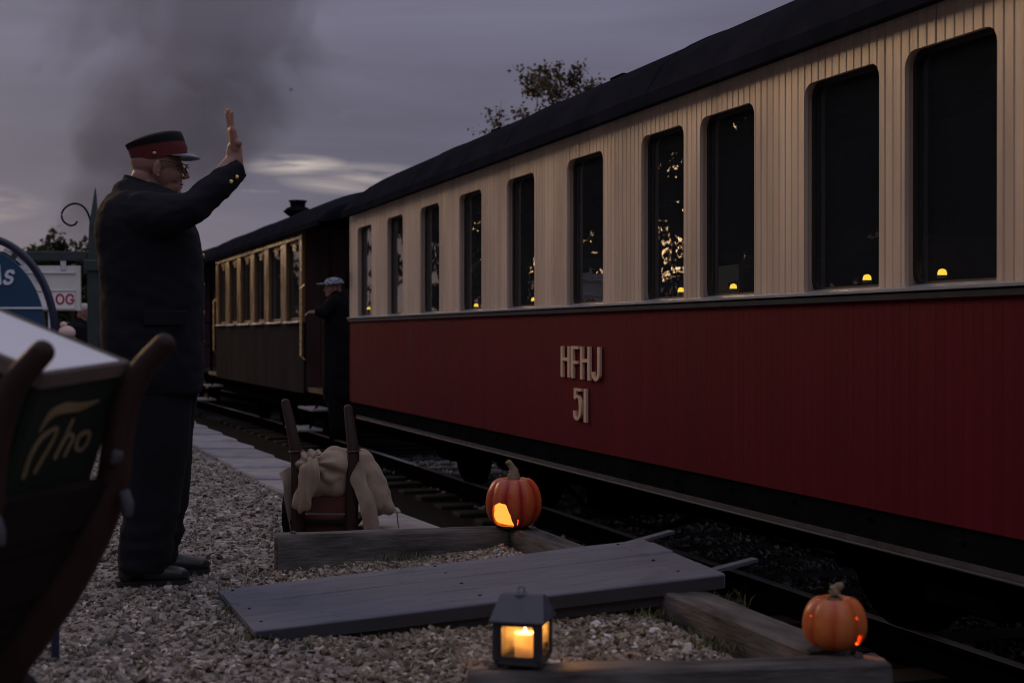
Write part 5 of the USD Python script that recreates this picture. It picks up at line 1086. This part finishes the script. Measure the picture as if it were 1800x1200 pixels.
obj('white_line', box(SP(85, 0)[0], SP(89, 0)[0], py - .0062, py - .0035, SP(0, 690)[2], SP(0, 546)[2]), 'sign_white_print', bs)
tm = meshkit.text_mesh('As', 36 / 559, .003, True); v = np.array(tm.vertices); v[:, 0] += v[:, 1] * .28; wd = v[:, 0].max()
sx = (50 / 559) / wd; v[:, 0] *= sx; tm = trimesh.Trimesh(np.c_[SP(-24, 0)[0] + v[:, 0], py - .0035 - v[:, 2], SP(0, 499)[2] + v[:, 1] * .9], tm.faces[:, ::-1], process=False)
obj('lettering', tm, 'sign_white_print', bs)

# ================================================================== station sign on its green post
YG = 15.0; K = F / YG
go = atY(166, 588, YG); go[2] = 0
gs = thing('station_sign', 'green iron post with spire and scroll carrying a white board with red letters', 'sign', go, 0)
def GP(x, y, d=0.0): return atY(x, y, YG + d) - go
hwp = 10 / K
obj('post', box(-hwp, hwp, -hwp, hwp, 0, GP(0, 452)[2], .01), 'green_post', gs)
obj('base', box(-hwp - .05, hwp + .05, -hwp - .05, hwp + .05, 0, .35, .02), 'green_post', gs)
obj('collar', cat_(box(-hwp - .03, hwp + .03, -hwp - .03, hwp + .03, GP(0, 477)[2], GP(0, 457)[2], .012)), 'green_post', gs)
obj('spire', hullpts([(x, y, GP(0, 452)[2]) for x in (-hwp * .9, hwp * .9) for y in (-hwp * .9, hwp * .9)] + [(x, y, GP(0, 395)[2]) for x in (-.042, .042) for y in (-.042, .042)] + [(x + .012, y, GP(0, 331)[2]) for x in (-.004, .004) for y in (-.004, .004)]), 'green_post', gs)
xa = GP(-60, 0)[0]
obj('cross_beam', box(xa, -hwp, -.04, .04, GP(0, 458)[2], GP(0, 442)[2], .006), 'green_post', gs)
obj('far_post', box(xa - 2 * hwp, xa, -hwp, hwp, 0, GP(0, 400)[2], .01), 'green_post', gs)
scr = [(160, 440), (160, 410), (158, 385), (149, 366), (134, 358), (119, 362), (109, 374), (111, 388), (122, 396), (131, 395), (136, 389)]
obj('scroll', tube(catmull([GP(x, y) for x, y in scr], 6), .0105, 8), 'black_iron', gs, smooth=True)
bx0, bx1, bz0, bz1 = GP(24, 0)[0], GP(142, 0)[0], GP(0, 546)[2], GP(0, 467)[2]
brd = grp('board', gs)
obj('back_board', box(bx0, bx1, -.02, .01, bz0, bz1, .004), 'sign_white', brd)
for y0, y1 in ((478, 481), (509, 512), (541.5, 544)): obj('strip', box(bx0 + .03, GP(133, 0)[0], -.038, -.021, GP(0, y1)[2], GP(0, y0)[2], .003), 'sign_white', brd)
obj('name_plate', box(bx0 + .04, GP(131.5, 0)[0], -.028, -.021, GP(0, 541)[2], GP(0, 512.5)[2]), 'plate_white', brd)
tm = meshkit.text_mesh('OG', 17.5 / K, .004, True); v = np.array(tm.vertices); s0 = v[:, 0].min(); wd = v[:, 0].max() - s0; ww = GP(131, 0)[0] - GP(98.5, 0)[0]
obj('lettering', trimesh.Trimesh(np.c_[GP(98.5, 0)[0] + (v[:, 0] - s0) * ww / wd, -.0285 - v[:, 2], GP(0, 534.5)[2] + v[:, 1]], tm.faces[:, ::-1], process=False), 'sign_red', brd)
for x in (112, 45): obj('hanger', cat_(box(GP(x - 5, 0)[0], GP(x + 5, 0)[0], -.032, -.021, GP(0, 475)[2], GP(0, 458)[2], .002), rot(lathe([(0, .006), (.01, .004), (.011, 0), (0, 0)], 8), EX, 90).apply_translation((GP(x, 0)[0], -.032, GP(0, 470)[2]))), 'alu', brd)

# ================================================================== trees
def tree(seed, h, trunk_r, spread, leaves, leaf, levels=4, up=.35, crown_from=.25, droop=0.0, lean=(0, 0), nlimb=14, density=1.0):
    rng = np.random.default_rng(seed); segs = []; tips = []
    tp = [np.array([0, 0, -.2]), np.array([0, 0, .0])]
    for k in range(1, 9):
        z = h * k / 8; tp.append(np.array([lean[0] * (k / 8) ** 1.5 + rng.normal(0, .012 * h) * (k > 1), lean[1] * (k / 8) ** 1.5 + rng.normal(0, .012 * h) * (k > 1), z]))
    tr_ = np.interp(np.linspace(0, 1, len(tp)), [0, .1, 1], [trunk_r * 1.35, trunk_r, trunk_r * .12]); segs.append((catmull(tp, 3), np.interp(np.linspace(0, 1, (len(tp) - 1) * 3 + 1), np.linspace(0, 1, len(tp)), tr_)))
    def grow(p, d, l, r_, lev):
        pts = [p]; n = 4
        for k in range(n):
            d = d + rng.normal(0, .16, 3) + np.array([0, 0, (up - droop * (k / n)) * .25]); d /= np.linalg.norm(d); pts.append(pts[-1] + d * l / n)
        segs.append((np.array(pts), np.linspace(r_, r_ * .35, n + 1)))
        if lev == 0 or r_ < .0025: tips.append(np.array(pts)); return
        for k in range(rng.integers(3, 5)):
            t = rng.uniform(.3, 1.0); i = min(int(t * n), n - 1); q = pts[i] * (1 - (t * n - i)) + pts[i + 1] * (t * n - i); s = rng.normal(0, 1, 3); s -= d * s.dot(d); s /= np.linalg.norm(s) + 1e-9
            grow(q, d * .75 + s * .7, l * rng.uniform(.45, .7), r_ * .5, lev - 1)
        tips.append(np.array(pts[2:]))
    for k in range(nlimb):
        t = crown_from + (1 - crown_from) * (k + rng.uniform(0, .8)) / nlimb; t = min(t, .99); i = t * h; a = k * 2.4 + rng.uniform(-.5, .5)
        base = np.array([np.interp(i, [x[2] for x in tp], [x[0] for x in tp]), np.interp(i, [x[2] for x in tp], [x[1] for x in tp]), i])
        ln_ = spread * (1.05 - t) ** .55 * rng.uniform(.75, 1.15) + .08 * h * .3; d = np.array([math.cos(a), math.sin(a), up + rng.uniform(.1, .7)]); grow(base, d / np.linalg.norm(d), ln_, trunk_r * .38 * (1.1 - t) ** .7 + .006, levels - 2)
    trunk = [tube(p, r_, 7 if r_[0] > .03 else 4, cap=False) for p, r_ in segs]
    P_ = []; k = 0
    per = max(1, int(leaves / len(tips)))
    for tpts in tips:
        nn = rng.poisson(per * density)
        for _ in range(nn):
            t = rng.random() * (len(tpts) - 1); i = min(int(t), len(tpts) - 2); P_.append(tpts[i] * (1 - t + i) + tpts[i + 1] * (t - i) + rng.normal(0, .045 * spread / 1.6, 3))
    P_ = np.array(P_); N = len(P_); a = rng.normal(size=(N, 3)); a[:, 2] -= .6; a /= np.linalg.norm(a, axis=1)[:, None]; b = np.cross(a, rng.normal(size=(N, 3))); b /= np.linalg.norm(b, axis=1)[:, None]; s = leaf * rng.uniform(.6, 1.2, (N, 1))
    V_ = np.stack([P_, P_ + a * s * .5 + b * s * .36, P_ + a * s, P_ + a * s * .5 - b * s * .36], 1).reshape(-1, 3); q = np.arange(N * 4).reshape(N, 4)
    return trimesh.util.concatenate(trunk), (V_, q)
# birch showing over the coach roof
b = atY(993, 588, 21.0); b[2] = -.2
htop = HC + (588 - 97) / F * 21.0 + .2
tk, lv = tree(7, htop * .885, .085, 1.75, 8500, .062, levels=4, up=.45, crown_from=.30, droop=.7, lean=(.05, 0), nlimb=20)
bt = thing('tree', 'small birch with thin leaves showing above the coach roof', 'tree', b, 40)
obj('trunk', tk, 'birch_bark', bt, smooth=True); obj('crown', lv, 'leaf_birch', bt)
# dark bushy trees behind the station sign
for k, (x, y, Y, label) in enumerate(((128, 426, 33.0, 'dark bushy tree whose crown shows above the beam of the station sign'), (60, 452, 36.0, 'dark bushy tree behind the white station board'), (205, 450, 36.0, 'dark bushy tree behind the waving man'))):
    b = atY(x, 588, Y); b[2] = 0; hh = (HC + (588 - y) / F * Y) * .80
    tk, lv = tree(30 + k, hh, .10, 1.9, 5200, .15, levels=4, up=.3, crown_from=.12, nlimb=18)
    t = thing('tree', label, 'tree', b, 0); obj('trunk', tk, 'bark', t, smooth=True); obj('crown', lv, 'leaf_dark', t)
def hedge(x0, x1, y0, d, h, seed, n):
    rng = np.random.default_rng(seed); P_ = np.c_[rng.uniform(x0, x1, n), y0 + rng.normal(0, d, n), h * rng.random(n) ** .9]; P_[:, 2] *= .75 + .5 * meshkit.noise(np.c_[P_[:, 0] * .7, 0 * P_[:, 0], 0 * P_[:, 0]], seed)
    a = rng.normal(size=(n, 3)); a /= np.linalg.norm(a, axis=1)[:, None]; b = np.cross(a, rng.normal(size=(n, 3))); b /= np.linalg.norm(b, axis=1)[:, None]; s = .16 * rng.uniform(.6, 1.3, (n, 1))
    return np.stack([P_, P_ + a * s * .5 + b * s * .4, P_ + a * s, P_ + a * s * .5 - b * s * .4], 1).reshape(-1, 3), np.arange(n * 4).reshape(n, 4)
obj('hedge', hedge(-15.5, -4.0, 38, .8, 2.3, 3, 11000), 'leaf_hedge', label='long dark hedge running behind the station sign and the waving man', cat='hedge')
# trees west of the platform, which the coach windows mirror
hw_ = []
for k, az in enumerate(np.arange(-24, -62, -1.5)):
    a = math.radians(az); v_, f_ = hedge(-.75, .75, 0, .6, 3.1, 40 + k, 900); v_ = v_ * [1, 1, .9] + [29 * math.sin(a), 29 * math.cos(a), 0]; hw_.append(trimesh.Trimesh(v_, np.vstack([f_[:, [0, 1, 2]], f_[:, [0, 2, 3]]]), process=False))
obj('hedge', trimesh.util.concatenate(hw_), 'leaf_hedge', label='low dense hedge west of the platform, mirrored dark in the coach windows', cat='hedge')
protos = []; rt = np.random.default_rng(17); k = 0
west = [(-26.6, 40, .55), (-28.0, 36, .68), (-29.4, 37, .9), (-31.4, 44, .95), (-33.4, 37, .95), (-35.4, 44, 1.05), (-37, 36, 1.0), (-39, 43, 1.15), (-41.5, 36, 1.0), (-43.5, 45, 1.25), (-46, 36, 1.05), (-47.5, 43, 1.25), (-49, 34, 1.0), (-51, 42, 1.3), (-52.5, 33, 1.15), (-55, 40, 1.3), (-57, 32, 1.2), (-60, 38, 1.3), (-63, 31, 1.2), (-66.5, 36, 1.3), (-70, 30, 1.2), (-74, 35, 1.3), (-78, 30, 1.2), (-84, 33, 1.3), (-91, 30, 1.2)]
for k, (az, dist, sc) in enumerate(west):
    a = math.radians(az); loc = (dist * math.sin(a), dist * math.cos(a), 0); lb = 'tall leafy tree west of the platform, mirrored in the coach windows'
    dense = az < -38 or az > -28.5; key = (dense, k % 2)
    if key not in dict(protos):
        tk, lv = tree(60 + k, 9.4, .14, 3.2, 15000 if dense else 5200, .30 if dense else .24, levels=4, up=.45, crown_from=.06 if dense else .17, nlimb=26)
        t = thing('tree', lb, 'tree', loc, 40 * k, 'trees west of the platform'); obj('trunk', tk, 'bark', t, smooth=True); obj('crown', lv, 'leaf_dark', t); protos.append((key, t))
    else: dup(dict(protos)[key], loc, 77 * k, sc, label=lb, group='trees west of the platform')
dense_one = dict(protos).get((True, 0)) or dict(protos)[(True, 1)]
for k, az in enumerate((166, 181, 197, 213, 229, 245, 261)):   # unseen trees added behind the camera to block sky light
    a = math.radians(az); q_ = dup(dense_one, (11.5 * math.sin(a), 11.5 * math.cos(a), 0), 50 * k, 1.0, label='tall leafy tree added unseen behind the camera to block sky light', group='unseen trees added behind the camera'); tag(q_, cat='tree')
# bird
b = atY(511, 158, 95); bd = thing('bird', 'tiny dark bird in the sky right of the raised hand', 'bird', b, 20)
obj('bird_body', tri(union([ell((0, 0, 0), (.10, .035, .035)), ell((.10, 0, .02), (.03, .025, .025)), Manifold.hull_points(np.array([(-.05, .0, .01), (.05, 0, .01), (0, .22, .07), (-.05, .22, .07), (0, 0, .02)])), Manifold.hull_points(np.array([(-.05, .0, .01), (.05, 0, .01), (0, -.22, .07), (-.05, -.22, .07), (0, 0, .02)]))])), 'bird_black', bd)

# ================================================================== smoke of the engine ahead
YK = 40.0
ko = atY(330, 588, YK); ko[2] = 0
dm = union([ell((-1.5, 0, 4.2), (3.2, 2.2, 2.6), 28), ell((.2, 0, 8.5), (6.2, 3.6, 4.6), 28), ell((2.0, 0, 14.5), (8.5, 4.5, 5.0), 28)])
usdkit.material(stage, '/World/Looks/smoke_look', {
    'tc': ('texture_coordinate', {}), 'sp': ('separate_xyz', {}), 'mp': ('mapping', {'scale': (.36, .36, .32)}),
    'no': ('noise_texture', {'scale': 1.0, 'detail': 4.0, 'roughness': .55, 'distortion': 1.0}),
    'cx': ('rgb_ramp', {'ramp': [(0.0, (.38, 0, 0)), (.22, (.35, 0, 0)), (.30, (.48, 0, 0)), (.5, (.52, 0, 0)), (1.0, (.60, 0, 0))]}), 'cs': ('separate_color', {}), 'zz': ('map_range', {'from_min': 0, 'from_max': 18, 'clamp': True}),
    'rd': ('rgb_ramp', {'ramp': [(0.0, (.02, 0, 0)), (.20, (.03, 0, 0)), (.27, (.13, 0, 0)), (.34, (.19, 0, 0)), (.5, (.22, 0, 0)), (1.0, (.34, 0, 0))]}), 'rs': ('separate_color', {}),
    'cxm': ('map_range', {'to_min': -10, 'to_max': 10}), 'rdm': ('map_range', {'to_min': 0, 'to_max': 20}), 'dx': ('math', {'math_type': 'subtract'}), 'dn': ('math', {'math_type': 'divide'}), 'da': ('math', {'math_type': 'multiply'}),
    'yn': ('math', {'math_type': 'divide'}), 'ya': ('math', {'math_type': 'multiply'}), 'rr': ('math', {'math_type': 'add'}), 'ma': ('math', {'math_type': 'multiply_add', 'value2': -.62, 'value3': 0.0}), 'nn': ('map_range', {'from_min': .25, 'from_max': .75, 'to_min': 0, 'to_max': 1.0, 'clamp': True}),
    'su': ('math', {'math_type': 'add'}), 'de': ('map_range', {'from_min': .13, 'from_max': .36, 'to_min': 0, 'to_max': .36, 'clamp': True}), 'fz': ('map_range', {'from_min': 3.0, 'from_max': 13, 'to_min': 1.1, 'to_max': .20, 'clamp': True}), 'dd': ('math', {'math_type': 'multiply'}),
    'v': ('principled_volume', {'color': (.195, .205, .285), 'anisotropy': .2})},
    [('tc.object', 'sp.vector'), ('tc.object', 'mp.vector'), ('mp.vector', 'no.vector'), ('sp.z', 'zz.value'), ('zz.result', 'cx.fac'), ('zz.result', 'rd.fac'), ('cx.color', 'cs.color'), ('rd.color', 'rs.color'), ('cs.r', 'cxm.value'), ('rs.r', 'rdm.value'),
     ('sp.x', 'dx.value1'), ('cxm.result', 'dx.value2'), ('dx.value', 'dn.value1'), ('rdm.result', 'dn.value2'), ('dn.value', 'da.value1'), ('dn.value', 'da.value2'), ('sp.y', 'yn.value1'), ('rdm.result', 'yn.value2'), ('yn.value', 'ya.value1'), ('yn.value', 'ya.value2'),
     ('da.value', 'rr.value1'), ('ya.value', 'rr.value2'), ('rr.value', 'ma.value1'), ('no.fac', 'nn.value'), ('ma.value', 'su.value1'), ('nn.result', 'su.value2'), ('su.value', 'de.value'), ('sp.z', 'fz.value'), ('de.result', 'dd.value1'), ('fz.result', 'dd.value2'), ('dd.value', 'v.density')], volume='v.volume')
obj('smoke', tri(dm), UsdShade.Material.Get(stage, '/World/Looks/smoke_look'), label='grey plume of engine smoke drifting up behind the waving man', cat='smoke', kind='stuff', loc=ko)
